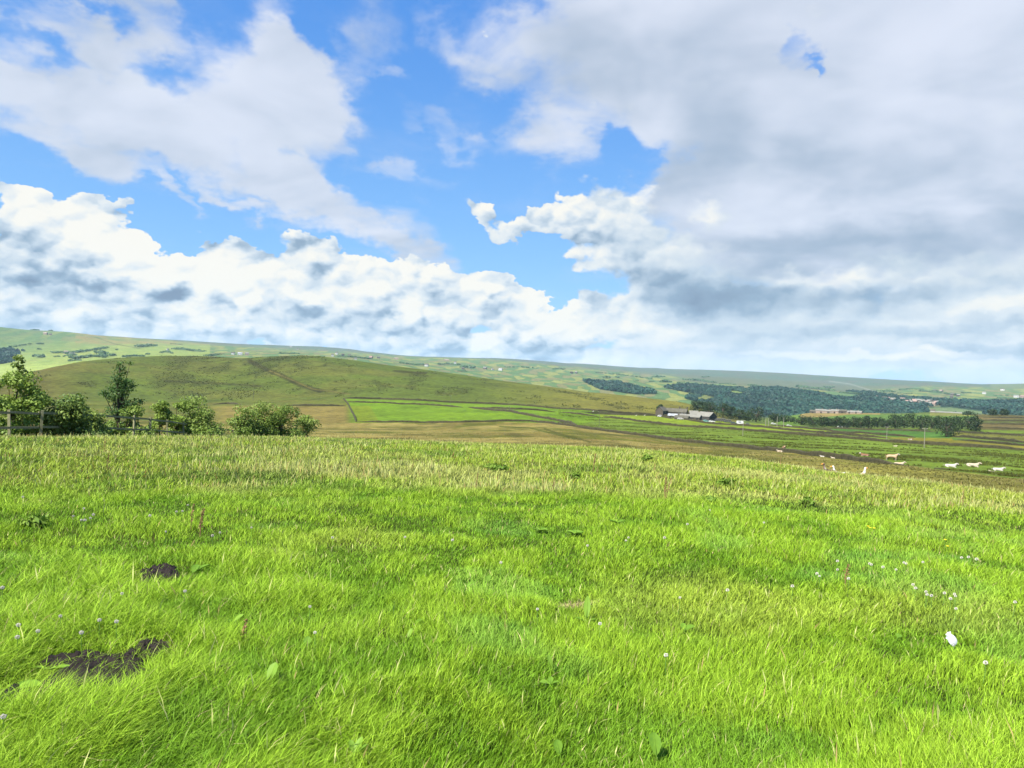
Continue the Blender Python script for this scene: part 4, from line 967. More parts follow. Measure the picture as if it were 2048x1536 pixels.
# single trees and hedgerow trees on the far hillsides: copies of three patterns
protos = []
for i in range(3):
    n_ = 46; cx = rng.normal(0, .28, 4); V, F, c = crowns(cx, rng.normal(0, .28, 4), np.array([.35, .5, .3, .42]), np.array([.5, .45, .45, .4]), np.tile(c_(116, 152, 96, 2.2), (4, 1)), 16)
    protos.append(raw_mesh('far_tree', V, [F], c)); protos[-1].materials.append(M_leaf)
def far_tree(p, h, lab, grp, wide=1.0):
    o = bpy.data.objects.new('tree', random.choice(protos)); C.objects.link(o); o.location = p; o.scale = (h*.95*wide, h*.95*wide, h*.85); o.rotation_euler = (0, 0, random.uniform(0, 6)); tag(o, lab, 'tree', grp)
ROWS = [   # (line points, count, height px, label)
 ([(110, 704), (124, 703), (142, 708)], 8, 5, 'tree around the white farm in the bright fields far left'),
 ([(110, 712), (140, 711), (150, 708)], 8, 4, 'tree in the hedge below the white farm far left'),
 ([(140, 704), (160, 702), (185, 698), (212, 694)], 18, 6, 'tree of the long straight plantation edge on the bright far left hillside'),
 ([(144, 714), (165, 713), (185, 711), (203, 710)], 14, 7, 'pale tree in the lower tree belt above the left shoulder of the moor'),
 ([(200, 702), (207, 706), (206, 712)], 6, 9, 'tall tree at the right end of the lower left tree belt'),
 ([(277, 691), (290, 690), (304, 689)], 9, 7, 'tree of the small square plantation on the tan far hillside'),
 ([(350, 696), (368, 697), (380, 699), (406, 701)], 14, 6, 'tree of the dark copse right of the square plantation'),
 ([(415, 710), (425, 709), (440, 707)], 8, 5, 'tree in the clump just over the moor top'),
 ([(246, 712), (265, 710), (288, 711)], 11, 5, 'tree just above the moor skyline in the middle of the left hillside'),
 ([(324, 704), (333, 701), (344, 705)], 5, 6, 'tree of the small pointed clump above the moor skyline'),
 ([(138, 720), (150, 719), (160, 719)], 6, 5, 'tree touching the left shoulder of the moor'),
 ([(560, 705), (580, 706), (596, 706)], 8, 4, 'tree in the faint row above the moor top'),
 ([(678, 711), (700, 712), (720, 714), (740, 716)], 14, 5, 'tree among the scattered white houses on the skyline fields'),
 ([(800, 724), (820, 727), (845, 728)], 12, 5, 'tree in the hedge left of the gabled white house'),
 ([(880, 727), (900, 726), (916, 728)], 8, 6, 'tree by the gabled white house'),
 ([(922, 733), (935, 731), (945, 733)], 8, 8, 'tree of the dark clump right of the gabled white house'),
 ([(918, 741), (930, 741)], 4, 4, 'tree in the small clump below the gabled white house'),
 ([(1010, 733), (1040, 733), (1075, 735)], 8, 4, 'tree in the dotted row near the skyline'),
 ([(1108, 737), (1120, 735), (1126, 738)], 6, 4, 'tree on the green knoll right of the dotted row'),
 ([(1196, 744), (1230, 747), (1270, 752), (1300, 756)], 14, 4, 'tree on the descending spur edge'),
 ([(1213, 753), (1216, 753)], 2, 7, 'round tree, leftmost of three in the pale field'), ([(1233, 753), (1235, 753)], 2, 6, 'round tree, right one of three in the pale field'), ([(1223, 760), (1227, 760)], 3, 7, 'round tree, lowest of three in the pale field'),
 ([(1205, 768), (1225, 769), (1250, 771)], 9, 4, 'tree in the dark hedge below the three round trees'), ([(1258, 771), (1265, 770)], 3, 7, 'dark tree ending the hedge below the three round trees'),
 ([(1322, 761), (1335, 761)], 5, 8, 'tree in the clump on the mid valley spur'), ([(1358, 764), (1366, 763)], 3, 5, 'tree just right of the mid spur clump'),
 ([(1270, 761), (1275, 760)], 2, 4, 'small tree left of the mid spur clump'), ([(1300, 762), (1308, 762)], 3, 4, 'small tree beside the mid spur clump'),
 ([(1376, 758), (1400, 759), (1425, 763)], 12, 6, 'tree in the row along the far green terrace'), ([(1310, 752), (1325, 752)], 5, 5, 'tree in the faint blue copse'), ([(1405, 753), (1415, 752)], 5, 4, 'tree in the second faint blue copse'),
 ([(1440, 766), (1460, 767), (1470, 768)], 6, 4, 'tree above the big wood'), ([(1500, 769), (1520, 771)], 8, 5, 'tree at the top left corner of the big wood'),
 ([(1595, 772), (1620, 774), (1640, 776), (1665, 779)], 16, 7, 'tree along the top of the big wood'), ([(1650, 773), (1665, 773)], 5, 5, 'pale tree on the moor above the big wood'),
 ([(1682, 784), (1700, 785), (1725, 786)], 10, 5, 'tree beside the chapel-like white house'), ([(1762, 782), (1775, 780), (1785, 782)], 7, 6, 'tree in the clough at the foot of the moor'),
 ([(1800, 778), (1820, 777), (1845, 778)], 8, 4, 'tree in the upper hedge over the village'), ([(1842, 781), (1860, 781), (1880, 783)], 8, 5, 'tree by the farms above the village'),
 ([(1892, 786), (1905, 787), (1915, 789)], 8, 6, 'tree in the hamlet right of the village'), ([(1925, 784), (1940, 785)], 4, 4, 'tree beside the hamlet right of the village'),
 ([(1800, 785), (1820, 786)], 4, 4, 'tree in the pale fields over the village'), ([(2000, 795), (2015, 796)], 4, 4, 'tree below the far right white farm'), ([(1990, 790), (2040, 790)], 5, 3, 'tree in the hedge left of the pink farm'),
 ([(58, 687), (62, 687)], 2, 3, 'small bush on the upper left hillside'), ([(77, 686), (82, 686)], 3, 5, 'small tree on the upper left hillside'), ([(76, 697), (79, 697)], 2, 4, 'tree alone on the left hillside below the upper one'), ([(79, 711), (83, 711)], 3, 8, 'round tree alone in the bright lower left field'),
 ([(104, 658), (101, 658)], 2, 3, 'lone tree on the left skyline'), ([(66, 658), (76, 659)], 4, 3, 'bush on the left skyline knoll'), ([(220, 709), (226, 709)], 4, 6, 'tree by the pale track above the moor shoulder'), ([(293, 707), (297, 706)], 3, 5, 'tree by itself on the moor skyline centre left'),
 ([(232, 698), (236, 698)], 1, 4, 'single tree in the middle of the bright hillside'), ([(342, 687), (365, 688)], 6, 2.4, 'bush in the thin dark row on the tan hillside'),
 ([(30, 692), (45, 689), (52, 688)], 5, 4, 'tree of the loose row above the left woods'), ([(1735, 843), (1738, 843)], 0, 4, '')]
for pts, n, hp, lab in ROWS:
    pts = np.array(pts, float); s = np.linspace(0, len(pts)-1, n) if n > 1 else np.array([0.]*n)
    for q in s:
        i = int(min(q, len(pts)-2)); t = q-i; x_, y_ = pts[i]*(1-t)+pts[i+1]*t
        p = hit(x_+random.uniform(-.8, .8), y_+hp*.5, 1300, 9000, 400); k = p.xy.length/FPX
        far_tree(p-Vector((0, 0, .3*k)), hp*k*random.uniform(.8, 1.15), lab, 'trees dotted over the far hillsides', random.uniform(.9, 1.5))
# ------------------------------------------------------------------ buildings
def house(name, label, p, yaw, L, Wd, hw, hr, wall, roof, group=None, cat='house', chim=(), wins=(), doors=(), sheds=False, parts=True, over=.3, openend=None):
    """gabled building: long side along local x, front face at -y. wins/doors: (x, z, w, h) on the front"""
    root = empty(name, (p[0], p[1], p[2]), yaw); tag(root, label, cat, group)
    l, w = L/2, Wd/2
    m = MB()
    m.add([(-l, -w, -2), (l, -w, -2), (l, w, -2), (-l, w, -2), (-l, -w, hw), (l, -w, hw), (l, w, hw), (-l, w, hw), (-l, 0, hw+hr), (l, 0, hw+hr)],
          [(0, 1, 5, 4), (2, 3, 7, 6), (1, 2, 6, 9, 5), (3, 0, 4, 8, 7)])
    m.build('wall', wall, root)
    m = MB(); th = .18; e = over
    for s in (-1, 1):
        y0, z0 = s*(w+e), hw-e*hr/w+.04
        a = [(-l-e, y0, z0), (l+e, y0, z0), (l+e, 0, hw+hr+.04), (-l-e, 0, hw+hr+.04)]
        b = [(x, y, z+th) for x, y, z in a]
        m.add(a+b, [(3, 2, 1, 0), (4, 5, 6, 7), (0, 1, 5, 4), (1, 2, 6, 5), (2, 3, 7, 6), (3, 0, 4, 7)])
    rf = m.build('roof', roof, root)
    for (cx, ch) in chim:
        m = MB(); m.box(cx-.4, cx+.4, -.35, .35, hw+hr-.4, hw+hr+ch); m.box(cx-.15, cx+.15, -.15, .15, hw+hr+ch, hw+hr+ch+.35); m.build('chimney', wall, rf)
    for (x, z, ww, hh) in wins:
        m = MB(); m.box(x-ww/2, x+ww/2, -w-.04, -w+.1, z, z+hh); f = m.build('window', M_white, root)
        m = MB(); m.box(x-ww/2+.08, x+ww/2-.08, -w-.06, -w-.045, z+.08, z+hh-.08); m.build('pane', M_glass, f)
    for (x, z, ww, hh) in doors:
        m = MB(); m.box(x-ww/2, x+ww/2, -w-.05, -w+.1, z, z+hh); m.build('door_or_dark_gable', M_dark, root)
    if openend is not None:
        m = MB(); s = openend; m.box(s*l-.05, s*l+.05, -w*.55, w*.6, -.5, hw*.95); m.build('door_or_dark_gable', M_dark, root)  # black panel standing in for the shade inside the open gable
    return root
def yaw_at(px, turn=0):
    a, _ = ray(px, hor(px)); return -float(a)+R(turn)
dF = 545
house('farmhouse', 'long stone farmhouse and barn range with stone slate roof and two chimneys', at(1352, 828, dF), yaw_at(1352, -12), 15.5, 6, 3.6, 2.3, M_stone, M_slate, cat='farmhouse', chim=((2.5, 1.4), (7.8, 1.4)),
      wins=[(5, .8, 1, 1.2), (7.2, .8, 1, 1.2), (5, 2.7, 1, 1.0), (7.2, 2.7, 1, 1.0), (2.6, 2.7, 1, 1.0)], doors=[(3.6, 0, 1.1, 2.0), (-3.5, 0, 2.6, 2.8)])
house('barn', 'tall stone barn gable at the uphill end of the farmhouse', at(1323, 827, dF-4), yaw_at(1323, 62), 7, 6, 3.8, 2.6, M_stone, M_slate, cat='barn', wins=[(0, 2.4, .8, 1)])
house('shed', 'small lean shed with a very pale sheet roof below the farmhouse', at(1346, 831, dF-22), yaw_at(1346, -8), 6.2, 4.2, 1.6, 1.1, M_stone, M_whiteroof, cat='shed', doors=[(-1.5, -.3, 1, 1.8)])
house('cattle_shed', 'wide low cattle shed with a light cement roof in mid farmyard', at(1381, 833, dF-26), yaw_at(1381, -14), 14, 8, 1.9, 1.5, M_stone, M_greyroof, cat='barn', doors=[(2, -.5, 2.5, 2.3), (5.5, -.5, 1.6, 2.2)])
house('lean_shed', 'lower grey roofed shed stepping down in front of the wide cattle shed', at(1364, 835, dF-36), yaw_at(1364, -14), 9, 6, 1.3, 1.4, M_stone, M_slate, cat='shed')
house('outbuilding', 'small slate roofed outbuilding right of the farmhouse chimneys', at(1387, 828, dF-4), yaw_at(1387, 14), 6, 6, 3.2, 2.3, M_stone, M_greyroof, cat='outbuilding')
house('dark_barn', 'barn with black sides and an open dark gable at the right of the farm', at(1413, 836, dF-15), yaw_at(1413, -38), 11, 8.5, 2.9, 2.8, mat('black_boards', (.035, .035, .032), .85, nscale=2, ncol=(.08, .07, .06), namt=.5), M_greyroof, cat='barn', openend=1, doors=[(-2, -.4, 2.6, 2.6)])
M_wrap = mat('black_silage_wrap', (.02, .022, .024), .35, spec=.6, nscale=3, ncol=(.08, .08, .08), namt=.3)
def stack(px, py, d, wd, hh, label):
    m = MB(); p = at(px, py, d)
    nx = max(2, int(wd/1.3))
    for r_ in range(2 if hh > 1.6 else 1):
        for i in range(nx-r_):
            x = (i-(nx-r_-1)/2)*1.3
            m.tube([(x, -.62, .6+r_*1.08), (x, -.5, .6+r_*1.08), (x, .5, .6+r_*1.08), (x, .62, .6+r_*1.08)], [.45, .63, .63, .45], 12)
    o = m.build('silage_bale_stack', M_wrap); o.location = p; o.rotation_euler = (0, 0, yaw_at(px)); tag(o, label, 'bale stack')
stack(1441, 838, dF-18, 8.5, 2.2, 'long low stack of black wrapped bales right of the dark barn')
stack(1456, 840, dF-22, 5.5, 2.2, 'shorter stack of black wrapped bales nearest the lane')
def car(px, py, d, colr, label, rz, L=4.1, Wd=1.7, hb=.78, hc=1.42, boxy=False):
    root = empty('parked_car' if not boxy else 'trailer', at(px, py, d), rz); tag(root, label, 'car' if not boxy else 'caravan')
    pm = mat('vehicle_paint', colr, .35, spec=.6); m = MB()
    if boxy:
        pr = [(-L/2, .45), (L/2, .45), (L/2+.05, 1.2), (L/2-.2, 2.25), (-L/2+.2, 2.3), (-L/2-.05, 1.2)]
    else:
        pr = [(-L/2, .35), (L/2, .35), (L/2, .72), (L/2-.5, hb+.05), (L/2-1.1, hb+.12), (L/2-1.7, hc), (-L/2+.9, hc+.02), (-L/2+.25, hb+.2), (-L/2, hb)]
    n = len(pr); w = Wd/2
    m.add([(x, -w, z) for x, z in pr]+[(x, w, z) for x, z in pr], [tuple(range(n)), tuple(range(2*n-1, n-1, -1))]+[(i, i+n, (i+1) % n+n, (i+1) % n) for i in range(n)])
    m.build('body', pm, root)
    m = MB()
    for s in (-1, 1): m.box(-L*.24, L*.16, s*(w+.005)-.01, s*(w+.005)+.01, (1.25 if boxy else hb+.16), (1.85 if boxy else hc-.1))
    m.build('window', M_glass, root)
    for x in ((0,) if boxy else (-L*.3, L*.3)):
        for s in (-1, 1):
            m = MB(); m.tube([(x, s*w-.1*s, .32), (x, s*w+.04*s, .32)], [.32, .32], 14); m.build('wheel', M_dark, root)
car(1480, 846, dF-30, (.45, .45, .44), 'white caravan parked on the lane right of the farm', yaw_at(1480, 5), 4.6, 2.1, boxy=True)
car(1468, 846, dF-34, (.03, .035, .045), 'dark car parked left of the white caravan', yaw_at(1468, 0)); car(1496, 849, dF-34, (.05, .05, .05), 'dark car parked right of the white caravan', yaw_at(1496, 4))
car(1321, 832, dF-24, (.45, .45, .44), 'white van-like car below the barn gable at the left of the farm', yaw_at(1321, -8)); car(1361, 837, dF-40, (.36, .35, .33), 'pale car against the low shed in the farmyard', yaw_at(1361, -8)); car(1424, 842, dF-34, (.45, .45, .44), 'white car in front of the dark barn', yaw_at(1424, 0)); car(1412, 841, dF-34, (.10, .25, .22), 'green car left of the white car in front of the dark barn', yaw_at(1412, 3))
def rubble(px, py, d, w, label):
    m = MB()
    for i in range(42):
        a = random.uniform(0, 2*PI); r = w*.5*random.random()**.6; s = random.uniform(.15, .42)
        x, y = math.cos(a)*r, math.sin(a)*r*.5; z = max(0, (1-r/(w*.5))*1.1)
        Mx = Matrix.Translation((x, y, z)) @ Matrix.Rotation(random.uniform(0, 3), 4, random.choice('XYZ')); m.box(-s, s, -s*.7, s*.7, -s*.6, s*.6, 0, Mx)
    o = m.build('rubble_heap', mat('reddish_rubble', (.2, .13, .09), .95, nscale=1, ncol=(.28, .24, .19), namt=.7)); o.location = at(px, py, d); o.rotation_euler = (0, 0, yaw_at(px)); tag(o, label, 'rubble')
rubble(1386, 839, dF-44, 6, 'reddish heap of stone rubble before the cattle shed'); rubble(1403, 840, dF-42, 4, 'smaller pale heap of stones left of the dark barn')

FB = 'buildings of the distant pale farm'
for (px, wpx, z, kind, lab) in [(1626, 12, 3.2, 0, 'low grey shed at the left end of the distant pale farm'), (1641, 20, 5.0, 1, 'widest pinkish stone barn of the distant farm'), (1656, 12, 4.2, 1, 'pink stone house in the middle of the distant farm'), (1658, 14, 2.0, 1, 'pale fronted low building before the distant farm'),
     (1670, 15, 4.6, 1, 'white roofed tall barn of the distant farm'), (1684, 17, 4.4, 0, 'grey roofed barn right of the tall white roofed barn'), (1698, 12, 2.4, 1, 'low pale shed right of the grey barn'), (1713, 20, 2.2, 1, 'long white roofed shed at the right end of the distant farm')]:
    d = 1110; k = d/FPX; p = at(px, 828, d)
    house('distant_farm_building', lab, p, yaw_at(px, random.uniform(-12, 12)), wpx*k*.9, 8, z*.75, 1.9, (M_stone, M_pale, M_white)[kind], (M_slate, M_greyroof, M_whiteroof)[kind], FB, 'farm building', doors=[(0, 0, 2, 2.6)], chim=((2, 1.2),) if kind == 1 else ())
house('glasshouse_shed', 'long low pale shed on the plateau left of the crest trees', at(1892, 826, 1080), yaw_at(1892), 34, 8, 1.6, 1.2, M_pale, M_greyroof, None, 'farm building')
house('cottage', 'tiny white cottage on the plateau above the tree belt', at(1889-24, 828, 1080), yaw_at(1865), 5, 4, 2.6, 1.8, M_white, M_slate, None, 'cottage')
# far scattered houses (a few pixels each): one mesh each, walls and roof
def far_house(px, py, L, Wd, h, wall, roof, label, group='white and stone houses scattered over the far hillsides', dmin=1400):
    p = hit(px, py, dmin, 9000, 400); m = MB(); l, w = L/2, Wd/2; hr = Wd*.4
    m.add([(-l, -w, -3), (l, -w, -3), (l, w, -3), (-l, w, -3), (-l, -w, h), (l, -w, h), (l, w, h), (-l, w, h), (-l, 0, h+hr-.1), (l, 0, h+hr-.1)], [(0, 1, 5, 4), (2, 3, 7, 6), (1, 2, 6, 9, 5), (3, 0, 4, 8, 7)], 0)
    e = .4
    for s in (-1, 1): m.add([(-l-e, s*(w+e), h-e*.8), (l+e, s*(w+e), h-e*.8), (l+e, 0, h+hr+.1), (-l-e, 0, h+hr+.1), (-l-e, s*(w+e), h-e*.8+.4), (l+e, s*(w+e), h-e*.8+.4), (l+e, 0, h+hr+.5), (-l-e, 0, h+hr+.5)], [(3, 2, 1, 0), (4, 5, 6, 7), (0, 1, 5, 4), (1, 2, 6, 5), (3, 0, 4, 7)], 1)
    for i in range(2):
        for j in range(2): x = (-.5+i)*l; m.box(x-.6, x+.6, -w-.12, -w-.02, .8+j*2.4, 2.2+j*2.4, 2)
    o = m.build('far_house', [wall, roof, M_glass]); o.location = p; o.rotation_euler = (0, 0, yaw_at(px, random.uniform(-35, 35))); tag(o, label, 'house', group)
FH = [(91, 669, 16, 9, 6, M_pale, M_pale, 'ruined pale stone buildings high on the left hillside'), (101, 670, 10, 8, 4, M_pale, M_slate, 'small stone house right of the ruin high on the left hillside'), (133, 707, 15, 9, 6, M_pale, M_pale, 'pinkish farmhouse among the trees in the bright left fields'), (144, 710, 16, 8, 4, M_white, M_greyroof, 'low white barn right of the pinkish farmhouse in the bright left fields'),
 (466, 709, 10, 7, 5, M_white, M_slate, 'white house left of three on the moor skyline'), (480, 710, 14, 8, 5, M_white, M_whiteroof, 'long white barn in the middle of three on the moor skyline'), (494, 710, 12, 8, 5, M_pale, M_greyroof, 'pale house right of three on the moor skyline'), (336, 701, 7, 7, 5, M_white, M_slate, 'tiny white house beside the pointed clump'),
 (582, 694, 14, 8, 5, M_white, M_greyroof, 'white farm high up near the far ridge'), (595, 699, 9, 8, 5, M_white, M_slate, 'second white farm just below the one near the far ridge'), (665, 713, 9, 8, 7, M_white, M_slate, 'white house at the left of the skyline village'), (673, 709, 10, 8, 7, M_white, M_slate, 'tallest white house of the skyline village'), (699, 714, 11, 8, 7, M_white, M_slate, 'white house at the right of the skyline village'),
 (686, 712, 10, 7, 6, M_stone, M_slate, 'dark stone house in the middle of the skyline village'), (711, 719, 9, 7, 4, M_white, M_slate, 'low white cottage under the skyline village'), (742, 716, 14, 8, 5, M_redroof, M_redroof, 'brown roofed house right of the skyline village'), (757, 717, 12, 8, 5, M_stone, M_slate, 'grey stone house right of the brown roofed one'), (792, 719, 18, 8, 5, M_pale, M_pale, 'long pale buildings on the tan skyline field'),
 (853, 733, 12, 10, 7, M_white, M_slate, 'white house just above the moor edge'), (910, 728, 11, 10, 8, M_white, M_slate, 'white gabled house in front of dark trees'), (893, 721, 24, 9, 4, M_pale, M_pale, 'long pale shed above the gabled white house'), (926, 739, 10, 8, 5, M_stone, M_slate, 'dark stone house below the gabled white house'),
 (970, 738, 15, 9, 6, M_stone, M_greyroof, 'grey stone farm right of the dark clump'), (985, 740, 8, 7, 4, M_white, M_greyroof, 'little white shed between the grey farm and the long white barn'), (1001, 741, 17, 9, 5, M_white, M_whiteroof, 'long white barn in the centre fields'), (1143, 747, 12, 8, 6, M_stone, M_slate, 'grey house by the hawthorns on the centre spur'), (1152, 747, 10, 8, 6, M_stone, M_greyroof, 'second grey house by the hawthorns on the centre spur'),
 (1711, 786, 8, 8, 8, M_white, M_slate, 'tall white chapel-like house at the top of the big wood'), (1968, 795-7, 14, 9, 6, M_white, M_greyroof, 'white barn at the foot of the far right slope'), (2005, 781, 17, 9, 7, M_white, M_slate, 'white farm alone on the far right green hillside'), (2032, 795, 16, 9, 6, M_white, M_greyroof, 'white house of the pink roofed farm at the right edge'), (2044, 796, 14, 9, 6, M_pale, M_redroof, 'pink roofed barn at the right edge'),
 (1870, 783, 14, 9, 6, M_stone, M_slate, 'grey farm above the village'), (1882, 784, 14, 9, 6, M_stone, M_redroof, 'brown farm above the village'), (1905, 791, 14, 9, 6, M_stone, M_slate, 'grey house in the hamlet right of the village'), (1916, 793, 12, 9, 6, M_stone, M_greyroof, 'pale roofed house in the hamlet right of the village'), (1903, 796, 10, 9, 6, M_stone, M_slate, 'lower grey house in the hamlet right of the village')]
for f in FH: far_house(*f)
VG = 'houses of the valley side village'
vill = [(1742, 795), (1750, 797), (1758, 797), (1768, 799), (1776, 800), (1786, 801), (1796, 799), (1806, 801), (1815, 803), (1822, 801), (1828, 804), (1836, 804), (1843, 803), (1850, 806), (1857, 805), (1862, 808), (1868, 808), (1874, 808), (1840, 808), (1830, 807), (1820, 807), (1853, 809), (1812, 806), (1846, 806), (1860, 805), (1866, 811), (1858, 811)]
for i, (px, py) in enumerate(vill):
    w = (M_stone, M_pale, M_stone, M_slate)[i % 4]
    far_house(px, py, random.uniform(9, 17), 8, random.uniform(4, 7), w, (M_slate, M_redroof, M_greyroof)[i % 3], 'small stone house of the village on the wooded valley side', VG, 1600)

# ------------------------------------------------------------------ poles and wires
def pole(px, by, ty, d, label, m_, arms=True, thick=.15, two=False, group='wooden power line poles'):
    b = at(px, by, d); a, s = ray(px+(by-ty)*.035, ty); h = CAMZ+float(s)*d-b.z; h = min(max(h, 3), 14)
    root = empty('utility_pole', b, yaw_at(px)); tag(root, label, 'pole', group)
    m = MB(); m.tube([(0, 0, -.5), (0, 0, h*.5), (0, 0, h)], [thick, thick*.9, thick*.72], 10); m.build('post', m_, root)
    if arms:
        m = MB(); m.box(-.8, .8, -.06, .06, h-.35, h-.22); arm = m.build('crossarm', m_, root)
        for x in (-.7, 0, .7):
            m = MB(); m.tube([(x, 0, h-.22), (x, 0, h-.12), (x, 0, h-.02)], [.05, .07, .04], 8); m.build('insulator', M_white, arm)
    return b+Vector((0, 0, h))
PG = [(900, 813, 790, 560, 'pole standing at the top wall of the emerald field', M_poledark), (888, 791, 773, 640, 'faint pole on the moor above the emerald field', M_poledark), (507, 780, 751, 620, 'lone pole on the moor behind the bushes', M_poledark), (1018, 834, 813, 480, 'thin pole beside the slanting broad wall', M_poledark),
 (1198, 859, 823, 395, 'dark pole in the gap between the green fields', M_poledark), (1485, 882, 840, 330, 'pole in the rushy pasture below the farm', M_pole), (1773, 884, 853, 350, 'pale pole in the cow pasture left of the tallest one', M_pole), (1848, 899, 856, 292, 'tallest pale pole in the cow pasture', M_pole)]
tops = [pole(px, by, ty, d, l, m_, thick=.11 if m_ is M_pole else .11) for (px, by, ty, d, l, m_) in PG]
for (px, by, ty, lab) in [(1531, 854, 837, 'leftmost pale pole beside the lane right of the farm'), (1537, 849, 836, 'second pale pole beside the lane right of the farm'), (1554, 853, 833, 'brightest pale pole beside the lane right of the farm'), (1567, 852, 835, 'rightmost pale pole beside the lane right of the farm')]:
    pole(px, by, ty, 520, lab, M_pole, arms=False, thick=.2)
def wire(a, b, sag, r, label):
    pts = [a.lerp(b, t)-Vector((0, 0, sag*4*t*(1-t))) for t in np.linspace(0, 1, 15)]
    m = MB(); m.tube(pts, [r]*15, 5); o = m.build('overhead_wire', M_poledark); tag(o, label, 'wire')
T = tops
wire(T[5], T[6], 1.6, .03, 'overhead wire from the rushy pasture pole to the pale pole'); wire(T[6], T[7], 1.0, .03, 'overhead wire between the two pale poles of the cow pasture')
a, s = ray(2120, 871); e_ = Vector((300*math.sin(a), 300*math.cos(a), CAMZ+float(s)*300)); wire(T[7], e_, 1.0, .03, 'overhead wire running right from the tallest pale pole')
wire(T[4], T[5], 1.6, .03, 'overhead wire from the dark gap pole towards the cow pasture'); a, s = ray(1530, 836); e_ = Vector((520*math.sin(a), 520*math.cos(a), CAMZ+float(s)*520)); wire(T[4], e_, 2, .03, 'overhead wire rising past the farm to the lane poles')
for (px, py, d, lab) in ((1578, 851, 540, 'small white gate marker by the lane under the trees'), (1680, 853, 585, 'white trailer shape under the tree belt, leftmost'), (1691, 850, 590, 'white spot of a parked vehicle under the tree belt middle'), (1547, 847, 560, 'white vehicle on the lane behind the poles')):
    car(px, py, d, (.42, .42, .4), lab, yaw_at(px), 3.6, 1.6, boxy=False)

# ------------------------------------------------------------------ animals
def skinned(name, joints, edges, mats, parent=None, sub=2, paint=None):
    """one continuous body grown over a skeleton. joints: (x, y, z, rx, ry)"""
    me_ = bpy.data.meshes.new(name); me_.from_pydata([j[:3] for j in joints], edges, []); o = bpy.data.objects.new(name, me_); C.objects.link(o)
    sk = o.modifiers.new('s', 'SKIN'); sk.use_smooth_shade = True; sk.branch_smoothing = .6
    for i, j in enumerate(joints):
        v = me_.skin_vertices[0].data[i]; v.radius = (j[3], j[4] if len(j) > 4 else j[3]); v.use_root = (i == 0)
    ss_ = o.modifiers.new('b', 'SUBSURF'); ss_.levels = sub; ss_.render_levels = sub
    bpy.context.view_layer.update(); dg = bpy.context.evaluated_depsgraph_get()
    nm = bpy.data.meshes.new_from_object(o.evaluated_get(dg), depsgraph=dg); bpy.data.objects.remove(o); nm.name = name
    nm.materials.clear()
    co = np.zeros(len(nm.vertices)*3, np.float32); nm.vertices.foreach_get('co', co); co = co.reshape(-1, 3)
    if paint:
        at_ = nm.attributes.new('Col', 'FLOAT_COLOR', 'POINT'); c = np.ones((len(co), 4), np.float32); c[:, :3] = paint(co); at_.data.foreach_set('color', c.ravel())
    nm.polygons.foreach_set('use_smooth', [True]*len(nm.polygons))
    return link(name, nm, mats, parent)
M_hide = mat('animal_coat', attr=True, rough=.9, nscale=5, ncol=(.3, .22, .15), namt=.12)
CREAM = np.array((.32, .275, .195)); WHITE = np.array((.33, .31, .26)); TAN = np.array((.33, .21, .115)); BROWN = np.array((.16, .075, .04)); PINK = np.array((.38, .25, .2)); FAWN = np.array((.36, .255, .155))
